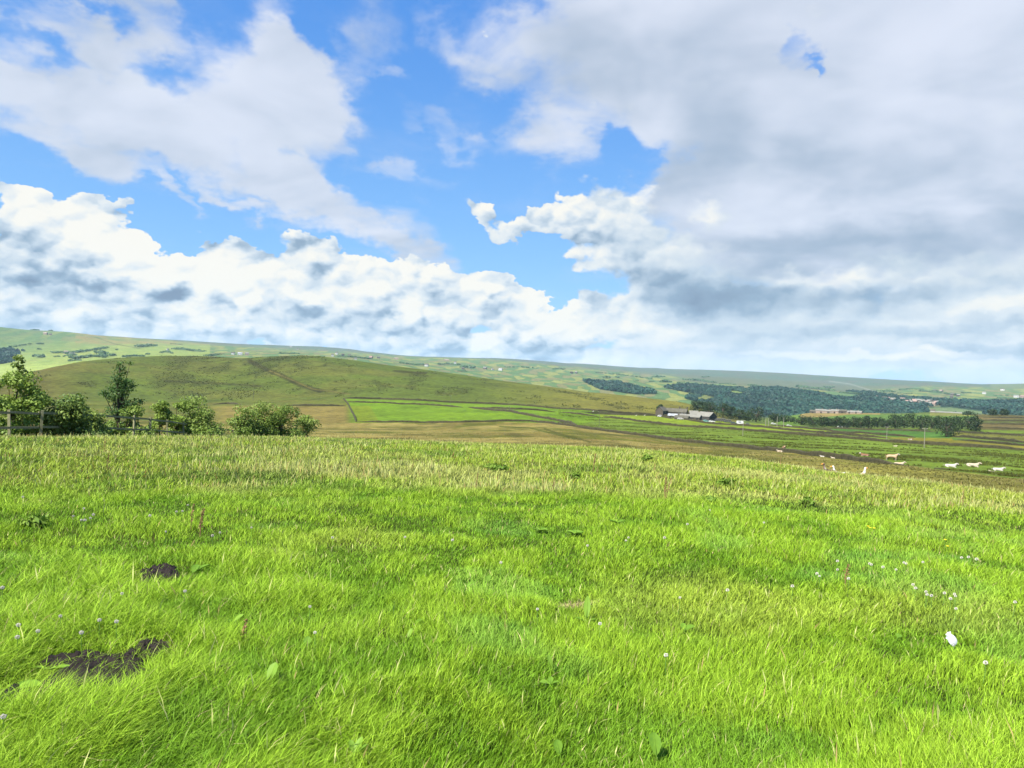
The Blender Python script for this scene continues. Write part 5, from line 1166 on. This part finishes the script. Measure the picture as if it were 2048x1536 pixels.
def cow(px, py, d, base_c, label, rz, pose='lying', sc=1.0, head_c=None, second=None):
    p = at(px, py, d); root = empty('cow', p, rz); root.scale = (sc,)*3; tag(root, label, 'cow', 'cattle in the pasture')
    up = pose == 'standing'; zb = .95 if up else .38
    J = [(-.75, 0, zb+.08, .30, .34), (-.25, 0, zb+.02, .36, .38), (.3, 0, zb, .37, .38), (.75, 0, zb+.08, .32, .36), (.98, 0, zb+.28, .20, .24), (1.13, 0, zb+.44, .15, .18), (1.26, 0, zb+.50, .15, .15), (1.46, 0, zb+.38, .09, .10), (1.55, 0, zb+.33, .075, .08),
         (-1.02, 0, zb+.12, .14, .16)]
    E = [(0, 1), (1, 2), (2, 3), (3, 4), (4, 5), (5, 6), (6, 7), (7, 8), (0, 9)]
    def leg(root_i, pts):
        k = len(J); J.extend(pts); E.append((root_i, k)); E.extend((k+i, k+i+1) for i in range(len(pts)-1))
    if up:
        for s, dx in ((-1, -.08), (1, .10)):
            leg(0, [(-.80+dx, s*.2, .72, .15, .12), (-.74+dx, s*.2, .58, .10, .09), (-.92+dx, s*.2, .38, .06, .06), (-.84+dx, s*.2, .12, .045, .045), (-.82+dx, s*.2, .03, .06, .055)])
            leg(3, [(.72-dx, s*.19, .68, .12, .10), (.73-dx, s*.19, .40, .07, .07), (.72-dx, s*.19, .12, .045, .045), (.74-dx, s*.19, .03, .06, .055)])
    else:
        for s in (-1, 1):
            leg(0, [(-.62, s*.36, .26, .20, .15), (-.25, s*.50, .12, .09, .08), (-.62, s*.55, .07, .06, .05), (-.40, s*.56, .05, .05, .05)])
            leg(3, [(.78, s*.26, .20, .12, .10), (1.08, s*.28, .10, .075, .07), (.82, s*.34, .06, .05, .05)])
    hc = head_c if head_c is not None else base_c; se = second if second is not None else base_c
    def paint(co):
        c = np.tile(base_c, (len(co), 1)); 
        k = sm(fbm(co[:, 0]*2.2+px, co[:, 2]*2.2+co[:, 1], 3), .5, .6)[:, None]; c = c*(1-k)+se*k
        h_ = sm(co[:, 0], 1.05, 1.2)[:, None]; c = c*(1-h_)+hc*h_
        mz = sm(co[:, 0], 1.44, 1.52)[:, None]; c = c*(1-mz)+PINK*mz
        lo = (sm(co[:, 2], .45, .2)[:, None]*(1 if up else .25)); return c*(1-lo)+WHITE*lo
    if not up:
        J = [(x_, y_, z_-.10, r1*1.15, r2*1.15) for (x_, y_, z_, r1, r2) in J]; zb -= .10
    skinned('body', J, E, M_hide, root, 2, paint)
    m = MB()
    for s in (-1, 1):
        m2 = MB(); m2.tube([(1.18, s*.10, zb+.58), (1.15, s*.24, zb+.58), (1.14, s*.34, zb+.53)], [.03, .055, .01], 6); o = m2.build('ear', M_hide, root, True)
        a_ = o.data.attributes.new('Col', 'FLOAT_COLOR', 'POINT'); a_.data.foreach_set('color', np.tile(np.append(hc, 1), len(o.data.vertices)).astype(np.float32))
        m2 = MB(); m2.tube([(1.36, s*.125, zb+.50), (1.365, s*.14, zb+.50)], [.025, .02], 6); m2.build('eye', M_dark, root)
    m2 = MB()
    if up: m2.tube([(-1.1, 0, zb+.2), (-1.22, 0, zb-.1), (-1.2, .02, zb-.55), (-1.2, .02, zb-.72)], [.035, .022, .018, .045], 6)
    else: m2.tube([(-1.1, 0, zb+.15), (-1.25, .05, zb-.1), (-1.22, .3, .1), (-1.1, .45, .05)], [.035, .022, .018, .045], 6)
    o = m2.build('tail', M_hide, root, True); a_ = o.data.attributes.new('Col', 'FLOAT_COLOR', 'POINT'); a_.data.foreach_set('color', np.tile(np.append(base_c*.85, 1), len(o.data.vertices)).astype(np.float32))
    return root
def dist_at(px, py, d0=60): return hit(px, py, d0, 2000).xy.length
def cow_px(px, py, lenpx, colr, label, face, pose='lying', **kw):
    """face: +1 looks right in the view, -1 left, 0 towards the camera; py = where it touches the ground"""
    d = dist_at(px, py, 62); sc = lenpx*d/FPX/(3.3 if face else 1.3); sc = min(max(sc, .4), 1.15)
    rz = yaw_at(px)+{1: 0, -1: PI, 0: -PI/2}[face]+random.uniform(-.2, .2)
    return cow(px, py, d, colr, label, rz, pose, sc, **kw)
cow_px(1783, 921, 28, FAWN, 'tan cow standing with a pale face, looking right', 1, 'standing', head_c=WHITE, second=TAN)
cow_px(1797, 930, 26, CREAM, 'cream cow lying just in front of the standing tan cow', 1, second=FAWN)
cow_px(1900, 934, 28, WHITE, 'white cow lying, leftmost of the three white ones in a row', 1)
cow_px(1944, 933, 30, CREAM, 'cream cow lying in the middle of the three in a row', 1)
cow_px(1995, 941, 25, WHITE, 'white cow lying with raised head, rightmost of the three in a row', 1)
cow_px(1730, 912, 22, BROWN, 'brown cow lying down with a pale face turned left', -1, head_c=WHITE)
cow_px(1568, 898, 10, BROWN*1.3, 'brown cow with a white muzzle behind a lying cream one', 0, head_c=TAN)
cow_px(1560, 904, 16, CREAM, 'cream cow lying against the long wall', -1, second=FAWN)
cow_px(1645, 914, 8, WHITE, 'small white calf lying behind the long wall, left one of two', -1)
cow_px(1667, 917, 12, CREAM, 'cream calf lying behind the long wall, right one of two', -1)
cow_px(1790, 893, 9, CREAM, 'cream cow far up the pasture beyond the standing tan cow', 1)
cow_px(1820, 880, 12, BROWN, 'brown and white cow against the upper wall left of the tallest pole', 1, second=WHITE)
cow_px(1985, 945, 10, CREAM, 'cream calf mostly sunk in the grass below the rightmost white cow', -1)
def sheep(px, py, d, label):
    p = at(px, py, d); root = empty('sheep', p, yaw_at(px, random.uniform(-30, 30))); tag(root, label, 'sheep', 'sheep near the farm')
    J = [(-.35, 0, .62, .26, .26), (0, 0, .60, .30, .30), (.35, 0, .64, .25, .25), (.58, 0, .78, .13, .13), (.75, 0, .80, .10, .10), (.90, 0, .72, .06, .06)]
    E = [(0, 1), (1, 2), (2, 3), (3, 4), (4, 5)]
    for s in (-1, 1):
        for (ri, x) in ((0, -.38), (2, .38)):
            k = len(J); J += [(x, s*.14, .35, .07), (x-.04 if ri == 0 else x, s*.14, .18, .04), (x, s*.14, .02, .045)]; E += [(ri, k), (k, k+1), (k+1, k+2)]
    skinned('body', J, E, M_hide, root, 1, lambda co: np.where((co[:, 0] > .6)[:, None] | (co[:, 2] < .3)[:, None], np.array((.25, .22, .2)), np.array((.48, .46, .41))))
for (px, py, lab) in ((1186, 824, 'white sheep at the moor wall above the gap pole, rightmost of two'), (1178, 821, 'white sheep at the moor wall above the gap pole, leftmost of two'), (1262, 830, 'white sheep in the fold left of the farm, left one'), (1272, 832, 'white sheep in the fold left of the farm, right one'), (1289, 832, 'small white sheep nearest the farmhouse gable'), (1611, 868, 'white sheep by the wall below the lane')):
    sheep(px, py, hit(px, py, 380, 900).xy.length, lab)

M_feather = mat('goose_plumage', attr=True, rough=.8, spec=.2)
M_beak = mat('orange_beak', (.75, .30, .05), .5)
def goose(px, d, head_py, face, body_c, neck_paint, label, turn=0):
    aa, s = ray(px, head_py); want = d*0+.76      # stand it where a goose this tall shows its head at that height
    for d in np.arange(23, 45, .25):
        x, y = d*math.sin(aa), d*math.cos(aa)
        if CAMZ+float(s)*d-Hs(x, y) >= want: break
    p = Vector((x, y, Hs(x, y)))
    print('goose', px, d)
    aa, s = ray(px, head_py); Ht = CAMZ+float(s)*d-p.z; Ht = max(.55, min(Ht, 1.0))
    root = empty('goose', p, yaw_at(px)+(0 if face > 0 else PI)+turn); tag(root, label, 'goose', 'geese in the long grass')
    zb = .34; zh = Ht-.05
    J = [(-.18, 0, zb+.01, .12, .12), (0, 0, zb, .15, .15), (.15, 0, zb+.05, .12, .13), (.25, 0, zb+.16, .065, .07), (.265, 0, (zb+zh)*.52, .042, .045), (.27, 0, zh-.09, .036, .038), (.29, 0, zh-.01, .048, .05), (.345, 0, zh-.015, .036, .036),
         (-.34, 0, zb+.05, .055, .035), (-.45, 0, zb+.08, .03, .012)]
    E = [(0, 1), (1, 2), (2, 3), (3, 4), (4, 5), (5, 6), (6, 7), (0, 8), (8, 9)]
    for s_ in (-1, 1):
        k = len(J); J += [(-.02, s_*.07, .2, .05), (0, s_*.07, .1, .018), (.0, s_*.07, .02, .018), (.07, s_*.08, .01, .02, .012)]; E += [(1, k), (k, k+1), (k+1, k+2), (k+2, k+3)]
    def paint(co):
        c = np.tile(np.array(body_c), (len(co), 1)); nk = sm(co[:, 2], zb+.14, zb+.2)[:, None]
        nc_ = neck_paint(co, zh) ; c = c*(1-nk)+nc_*nk
        bl = (sm(co[:, 0], -.25, -.35)*sm(co[:, 2], .5, .4))[:, None]; c = c*(1-bl)+np.array((.8, .78, .72))*bl
        lg = sm(co[:, 2], .2, .16)[:, None]; return c*(1-lg)+np.array((.7, .3, .08))*lg
    skinned('body', J, E, M_feather, root, 2, paint)
    m = MB(); m.tube([(.365, 0, zh-.015), (.40, 0, zh-.025), (.445, 0, zh-.035)], [.024, .019, .008], 8); m.build('beak', M_beak, root, True)
    for s_ in (-1, 1):
        m = MB(); m.tube([(.30, s_*.043, zh+.005), (.30, s_*.05, zh+.005)], [.007, .006], 6); m.build('eye', M_dark, root)
        m = MB(); vs = []
        for i in range(7):
            t = i/6; vs += [(.12-t*.46, s_*(.148-.06*t), zb+.09-t*.02+.02), (.12-t*.5, s_*(.162-.09*t), zb-.05+t*.09)]
        m.add(vs, [(2*i, 2*i+1, 2*i+3, 2*i+2) for i in range(6)]); m.add([(x_, y_-s_*.012, z_) for x_, y_, z_ in vs], [(2*i+2, 2*i+3, 2*i+1, 2*i) for i in range(6)])
        o = m.build('wing', M_feather, root, True); wc = np.array(body_c)*(.8 if body_c[0] < .5 else .95); a_ = o.data.attributes.new('Col', 'FLOAT_COLOR', 'POINT'); a_.data.foreach_set('color', np.tile(np.append(wc, 1), len(o.data.vertices)).astype(np.float32))
GW = np.array((.55, .53, .48)); GB_ = np.array((.16, .10, .07))
goose(1657, 27.0, 924, -1, (.10, .065, .045), lambda co, zh: np.where(((co[:, 0] < .275) & (co[:, 2] > zh-.3) & (co[:, 2] < zh+.0))[:, None] | (co[:, 2] < zh-.25)[:, None], GW, GB_), 'brown goose with a dark head and white striped neck, leftmost of three', .9)
goose(1680, 26.5, 930, -1, (.48, .46, .42), lambda co, zh: np.tile(GW, (len(co), 1)), 'white goose with a white neck looking left, in the middle', .5)
goose(1720, 26.0, 933, 1, (.36, .30, .24), lambda co, zh: np.tile(GW, (len(co), 1)), 'pale goose with brown back looking right, apart from the others', .8)

# ------------------------------------------------------------------ flowers and weeds in the turf
M_clover = mat('clover_petals', (.55, .53, .46), .8, nscale=300, ncol=(.55, .5, .42), namt=.6)
M_stalk = mat('flower_stalk', (.13, .26, .05), .6, trans=.2)
M_yellow = mat('buttercup_petals', (.80, .62, .03), .4)
def clover_head(r):
    m = MB(); vs = []
    for i in range(46):
        z = 1-2*(i+.5)/46; a = i*2.4; rr = math.sqrt(1-z*z)
        d_ = Vector((math.cos(a)*rr, math.sin(a)*rr, z)); t = d_.orthogonal().normalized()*.20*r; b = d_.cross(t)
        c0 = d_*r*.55; c1 = d_*r*(1.0+.12*math.sin(i*1.7)); c1.z *= .85
        m.add([c0-t, c0+t, c1+t*.7, c1-t*.7], [(0, 1, 2, 3)]); m.add([c0-b, c0+b, c1+b*.7, c1-b*.7], [(0, 1, 2, 3)])
    return m
flowers = [(5, 1175), (121, 1232), (37, 1250), (35, 1274), (76, 1262), (163, 1265), (199, 1240), (233, 1243), (244, 1187), (7, 1433), (46, 994), (168, 1017), (187, 1029), (181, 1036), (147, 1032), (170, 1040), (163, 1040), (376, 1010), (365, 1022), (353, 1023), (300, 1031), (332, 1063), (425, 1071), (440, 1065), (503, 1055),
 (1675, 1122), (1675, 1139), (1739, 1127), (1743, 1129), (1766, 1134), (1792, 1139), (1808, 1125), (1812, 1127), (1846, 1124), (1634, 1147), (1639, 1152), (1697, 1157), (1826, 1169), (1831, 1176), (1852, 1183), (1854, 1189), (1863, 1191), (1889, 1186), (1909, 1188), (1911, 1192), (1901, 1197), (1912, 1217), (2030, 1204), (1923, 1115), (1937, 1114), (1953, 1118), (1971, 1325), (1002, 1125), (1175, 1091), (1257, 1075), (1252, 1081), (1329, 1075), (1455, 1180), (1585, 1172), (620, 1213), (630, 1265), (1075, 1218), (1332, 1310), (1360, 1195), (1200, 1247), (810, 1074), (905, 1080), (665, 1075), (370, 1182), (1420, 1020), (1375, 1048), (1528, 1045)]
def plant_at(px, py, hgt):
    p = hit(px, py, 2.2, 24, 400); d = p.xy.length
    a, s = ray(px, py); zt = hgt; dd = d*(1-zt/ max(.2, CAMZ-p.z)); x, y = dd*math.sin(a), dd*math.cos(a)
    return Vector((x, y, Hs(x, y))), CAMZ+float(s)*dd
hd = clover_head(.0098); hd0 = None
for i, (px, py) in enumerate(flowers):
    b, zt = plant_at(px, py, .14); h = max(.05, zt-b.z)
    root = empty('clover_flower', b); far_ = b.length > 7; root.scale = (1, 1, 1)
    tag(root, 'white clover flower in the turf ' + ('beside the bare soil patches at the left' if px < 260 and py > 1150 else 'of the scattered left group' if px < 520 else 'of the drift on the right' if px > 1600 else 'standing alone in the middle turf'), 'flower', 'white clover flowers')
    if hd0 is None: hd0 = hd.build('flower_head', M_clover, root); hm = hd0.data
    else: hd0 = bpy.data.objects.new('flower_head', hm); C.objects.link(hd0); hd0.parent = root
    k = random.uniform(.85, 1.25)*(1.15 if far_ else 1); hd0.scale = (k, k, k); hd0.location = (0, 0, h)
    m = MB(); m.tube([(random.uniform(-.01, .01), .01, 0), (0, 0, h*.6), (0, 0, h-.006)], [.0018, .0016, .0013], 5); m.build('stalk', M_stalk, root)
for (px, py) in ((1740, 1056), (1748, 1057), (1736, 1053), (1895, 1093), (1890, 1080)):
    b, zt = plant_at(px, py, .16); h = max(.05, zt-b.z); root = empty('buttercup', b); tag(root, 'yellow buttercup in the right hand turf ' + ('near the long grass edge' if px < 1800 else 'above the clover drift'), 'flower', 'yellow buttercups')
    m = MB()
    for k in range(5):
        a = k*2*PI/5; c, s = math.cos(a), math.sin(a)
        m.add([(0, 0, h), (c*.009-s*.007, s*.009+c*.007, h+.005), (c*.018, s*.018, h+.008), (c*.009+s*.007, s*.009-c*.007, h+.005)], [(0, 1, 2, 3)])
    m.build('petal_cup', M_yellow, root); m = MB(); m.tube([(0, .01, 0), (0, 0, h)], [.0016, .0013], 5); m.build('stalk', M_stalk, root)
# dock plants: broad leaves with a raised midrib
M_dock = mat('dock_leaf', (.11, .21, .018), .7, nscale=25, ncol=(.05, .12, .015), namt=.5, trans=.25, spec=.15)
M_dockl = mat('pale_dock_leaf', (.15, .26, .025), .55, nscale=25, ncol=(.11, .22, .03), namt=.4, trans=.25, spec=.15)
M_seed = mat('rusty_dock_seed', (.20, .11, .05), .9, nscale=60, ncol=(.16, .14, .05), namt=.6)
def leaf(root, rz, L, Wd, up, mt, twist=0, z0=0.0, x0=0.0):
    m = MB(); n = 9; vs = []
    for i in range(n+1):
        t = i/n; w = Wd*.5*(math.sin(PI*min(1, t*.94+.03))**.75)*(1.0-.15*t)*(1+.06*math.sin(i*2.3)); x = x0+L*t*math.cos(up)*(1-.12*t); z = z0+L*t*math.sin(up)-L*.25*t*t*(1 if up < 1.1 else .2)
        vs += [(x, w, z+w*(.25+twist)), (x, 0, z-w*.18), (x, -w, z+w*(.25-twist))]
    fs = []
    for i in range(n): fs += [(3*i, 3*i+1, 3*i+4, 3*i+3), (3*i+1, 3*i+2, 3*i+5, 3*i+4)]
    Mr = Matrix.Rotation(rz, 4, 'Z'); m.add([Mr @ Vector(v) for v in vs], fs); m.tube([Mr @ Vector((x0-.02, 0, z0-.01)), Mr @ Vector(vs[3*4+1]), Mr @ Vector(vs[-2])], [.003, .0022, .0008], 5)
    m.build('leaf', mt, root, True)
docks = [(535, 1388, .13, [(.9, 1.25, .135, .062, 1, 0)], 'single big pale lit dock leaf standing up in the lower turf'),
 (465, 1262, .12, [(.6, .9, .10, .05, 1, 0), (2.2, .7, .08, .04, 0, 0)], 'dock with two pale leaves above the large lit leaf'),
 (612, 1312, .12, [(1.3, 1.2, .08, .045, 0, 0), (4, .6, .07, .04, 0, 0)], 'small dock with two leaves right of the lit pair'),
 (497, 1402, .10, [(3.4, .7, .05, .04, 0, 0), (5.1, .6, .05, .04, 0, 0)], 'two little round dock leaves at the left foot of the big lit leaf'),
 (385, 1155, .13, [(.5, .6, .18, .07, 0, 0), (1.7, .7, .13, .06, 0, 0)], 'dock beside the small dark soil hollow'),
 (1172, 1255, .14, [(1.55, 1.3, .16, .05, 1, 0), (3.1, .6, .10, .04, 0, 0), (.2, .5, .10, .04, 0, 0)], 'upright tongue-like dock leaf in the middle of the turf'),
 (1103, 1350, .10, [(1.9, 1.2, .09, .035, 1, 0)], 'slim dock leaf below the tongue-like one'), (1100, 1382, .08, [(3.0, .5, .07, .04, 1, 0), (.4, .5, .06, .03, 0, 0), (1.3, .9, .06, .03, 0, 0)], 'low dock with three small leaves under the slim one'),
 (1311, 1535, .12, [(1.3, 1.2, .12, .06, 0, 0)], 'pointed bright dock leaf cut by the bottom edge right of centre'), (1118, 1530, .10, [(1.8, 1.2, .08, .045, 0, 0)], 'rounded dock leaf at the bottom edge near the centre'), (708, 1535, .12, [(1.2, 1.1, .10, .035, 1, 0), (2.2, .9, .09, .03, 1, 0), (.4, .9, .09, .03, 0, 0)], 'spiky bright dock at the bottom edge left of centre'),
 (1368, 1272, .10, [(.3, .6, .10, .05, 0, 0), (1.5, .8, .08, .04, 0, 0)], 'dock in the dark gap right of the tongue-like leaf'), (815, 1292, .10, [(1.2, 1.1, .09, .03, 1, 0)], 'slim lit dock leaf left of centre'), (830, 1258, .08, [(.4, .6, .07, .04, 0, 0)], 'rounded pale leaf above the slim lit one'),
 (1795, 1286, .10, [(.8, .7, .045, .045, 0, 0)], 'round yellowish leaf left of the white feather'), (1960, 1145, .14, [(2.6, .5, .12, .06, 0, 0), (3.6, .4, .10, .05, 0, 0)], 'bluish dock leaves right of the clover drift'), (1235, 1052, .12, [(2.4, .4, .16, .07, 0, 0), (.6, .5, .14, .06, 0, 0), (3.4, .5, .13, .06, 0, 0)], 'dark leafy dock rosette in the mid turf'),
 (1150, 1075, .10, [(k*.9, .55, .12, .05, k % 2, 0) for k in range(7)], 'wide yellowish dock patch in the mid turf'), (1080, 1068, .10, [(k*1.1, .5, .11, .045, (k+1) % 2, 0) for k in range(6)], 'reddish centred dock patch left of the wide one'),
 (30, 1392, .07, [(.2, .35, .14, .07, 1, 0), (1.0, .3, .12, .06, 0, 0), (-.5, .3, .11, .05, 1, 0)], 'pale sprawling dock leaves left of the large soil patch'), (95, 1352, .07, [(.1, .3, .16, .05, 1, 0), (2.9, .3, .12, .05, 1, 0)], 'pale weed leaves lying over the soil patch edge'),
 (975, 1178, .12, [(1.2, 1.0, .09, .03, 0, 0), (2.1, .9, .08, .03, 0, 0), (.3, .8, .08, .03, 0, 0)], 'dark little dock tuft left of centre in the turf')]
for (px, py, hg_, lv, lab) in docks:
    p = hit(px, py, 2.2, 24, 400); root = empty('dock_plant', p); tag(root, lab, 'dock', 'dock plants in the turf')
    for (rz, up, L, Wd, pale, tw) in lv: leaf(root, rz+random.uniform(-.3, .3), L*.95, Wd*.95, up*.85, M_dockl if pale else M_dock, random.uniform(-.2, .2), hg_*.42 if up > .8 else .035)
def dock_stalk(px, py, hpx, label, n=1):
    p = hit(px, py, 2.5, 27, 400); k = p.xy.length/FPX; h = hpx*k+.1; root = empty('dock_stalk', p); tag(root, label, 'dock stalk', 'rusty dock stalks')
    for j in range(n):
        a = random.uniform(0, 6); tx = .06*math.cos(a)*j; m = MB(); m.tube([(0, 0, 0), (tx*.6, 0, h*.5), (tx+.02, 0, h)], [.004, .0035, .002], 6); m.build('stem', M_seed, root)
        m = MB()
        for i in range(70):
            t = random.uniform(.35, 1); r = .022*(1.25-t); c = Vector((tx*t+.02*t*t+random.uniform(-r, r), random.uniform(-r, r), h*t)); s = random.uniform(.005, .010)
            v = [c+Vector((random.uniform(-s, s), random.uniform(-s, s), random.uniform(-s, s))) for _ in range(4)]; m.add(v, [(0, 1, 2), (0, 2, 3), (0, 3, 1), (1, 3, 2)])
        m.build('seed_head', M_seed, root)
for (px, py, hp, lab, n) in ((1330, 1004, 34, 'tall rusty dock stalk at the edge of the long grass right of centre', 3), (1187, 944, 26, 'rusty dock stalk in the long grass near the centre', 2), (1105, 990, 22, 'short reddish dock stalk at the long grass edge, centre', 1), (952, 982, 20, 'thin reddish dock stalk left of centre', 1), (400, 1078, 36, 'rusty dock stalk rising from the left turf', 2), (382, 1062, 30, 'slimmer rusty dock stalk behind the left turf one', 1), (210, 905, 20, 'brown dock stalk far left in the long grass', 2), (270, 960, 26, 'brown dock stalk in the left long grass', 1), (1690, 1178, 22, 'orange withered dock stalk under the right clover drift', 1),
   (485, 1300, 26, 'reddish dock seed stalk above the big lit leaf', 1), (860, 905, 16, 'brown stalk near the crest left of centre', 1), (1560, 935, 16, 'brown stalk near the crest right of centre', 1), (1925, 1010, 18, 'brown dock stalk in the right long grass', 1), (215, 940, 22, 'brown dock stalk beneath the far left one', 1)):
    dock_stalk(px, py, hp, lab, n)
# nettle clumps in the long grass
M_nettle = mat('nettle_leaf', attr=True, rough=.7, trans=.3)
def nettle(px, py, wpx, hpx, label, n=260, cA=c_(112, 154, 46, 1.9), cB=c_(150, 182, 66, 1.9)):
    p = hit(px, py, 5, 27, 400); k = p.xy.length/FPX; w, h = wpx*k, hpx*k*.5+.08; root = empty('nettle_clump', p); tag(root, label, 'weeds', 'dark weed clumps in the long grass')
    lob = [(random.uniform(-w, w)*.35, random.uniform(-w, w)*.2, h*random.uniform(.35, .8), w*.22, w*.2, h*.22) for _ in range(6)]
    V, F, c = leaf_cloud(lob, n, .035, cA, cB, shell=.1, aspect=.45); link('foliage', raw_mesh('foliage', V, [F], c), M_nettle, root)
    for l in lob:
        m = MB(); m.tube([(l[0]*.5, l[1]*.5, 0), (l[0], l[1], l[2])], [.005, .003], 5); m.build('stem', M_stalk, root)
for a_ in ((1294, 924, 24, 16, 'dark green nettle clump alone in the long grass right of centre'), (1000, 944, 60, 18, 'spreading dark weed clump in the long grass near the centre', 420), (1150, 962, 26, 12, 'small dark weed clump at the long grass edge'), (1450, 972, 40, 14, 'olive weed clump in the right long grass', 300), (1612, 1012, 30, 14, 'dark weeds at the right edge of the long grass'), (1425, 1008, 40, 10, 'dark low leaves beneath the tall rusty stalk', 260), (82, 1052, 70, 12, 'wide dark grassy clump in the left turf', 300)): nettle(*a_)
# white feather
M_quill = mat('white_feather_vane', (.62, .62, .64), .7, trans=.2)
def feather():
    p, zt = plant_at(1905, 1283, .05); root = empty('feather', p); tag(root, 'clean white curled feather caught upright in the right hand turf', 'feather')
    k = p.xy.length/FPX; L = 23*k; yaw_ = yaw_at(1905)
    m = MB(); n = 14; vs = []
    for i in range(n+1):
        t = i/n; w = 9*k*math.sin(PI*min(.97, t*.86+.12))**.6*(1 if t < .85 else (1-t)/.15*.8+.15); x = -5*k*t+2*k; z = .015+L*t
        j = 1.25 if i in (5, 9, 12) else 1
        vs += [(x-w*j, .012*math.sin(t*3), z+4*k), (x, -.008, z), (x+w*.75, .02*(1-t), z+3*k*(1-t))]
    fs = []
    for i in range(n):
        fs += [(3*i, 3*i+1, 3*i+4, 3*i+3), (3*i+1, 3*i+2, 3*i+5, 3*i+4)]
    m.add(vs, fs); o = m.build('vane', M_quill, root, True)
    m = MB(); m.tube([(2*k, 0, 0), (2*k, -.006, .015), (-3*k, -.01, .015+L)], [.0022, .0018, .0006], 6); m.build('quill', M_quill, root)
    root.rotation_euler = (.1, 0, yaw_)
feather()
p, _z = plant_at(1971, 1325, .05)
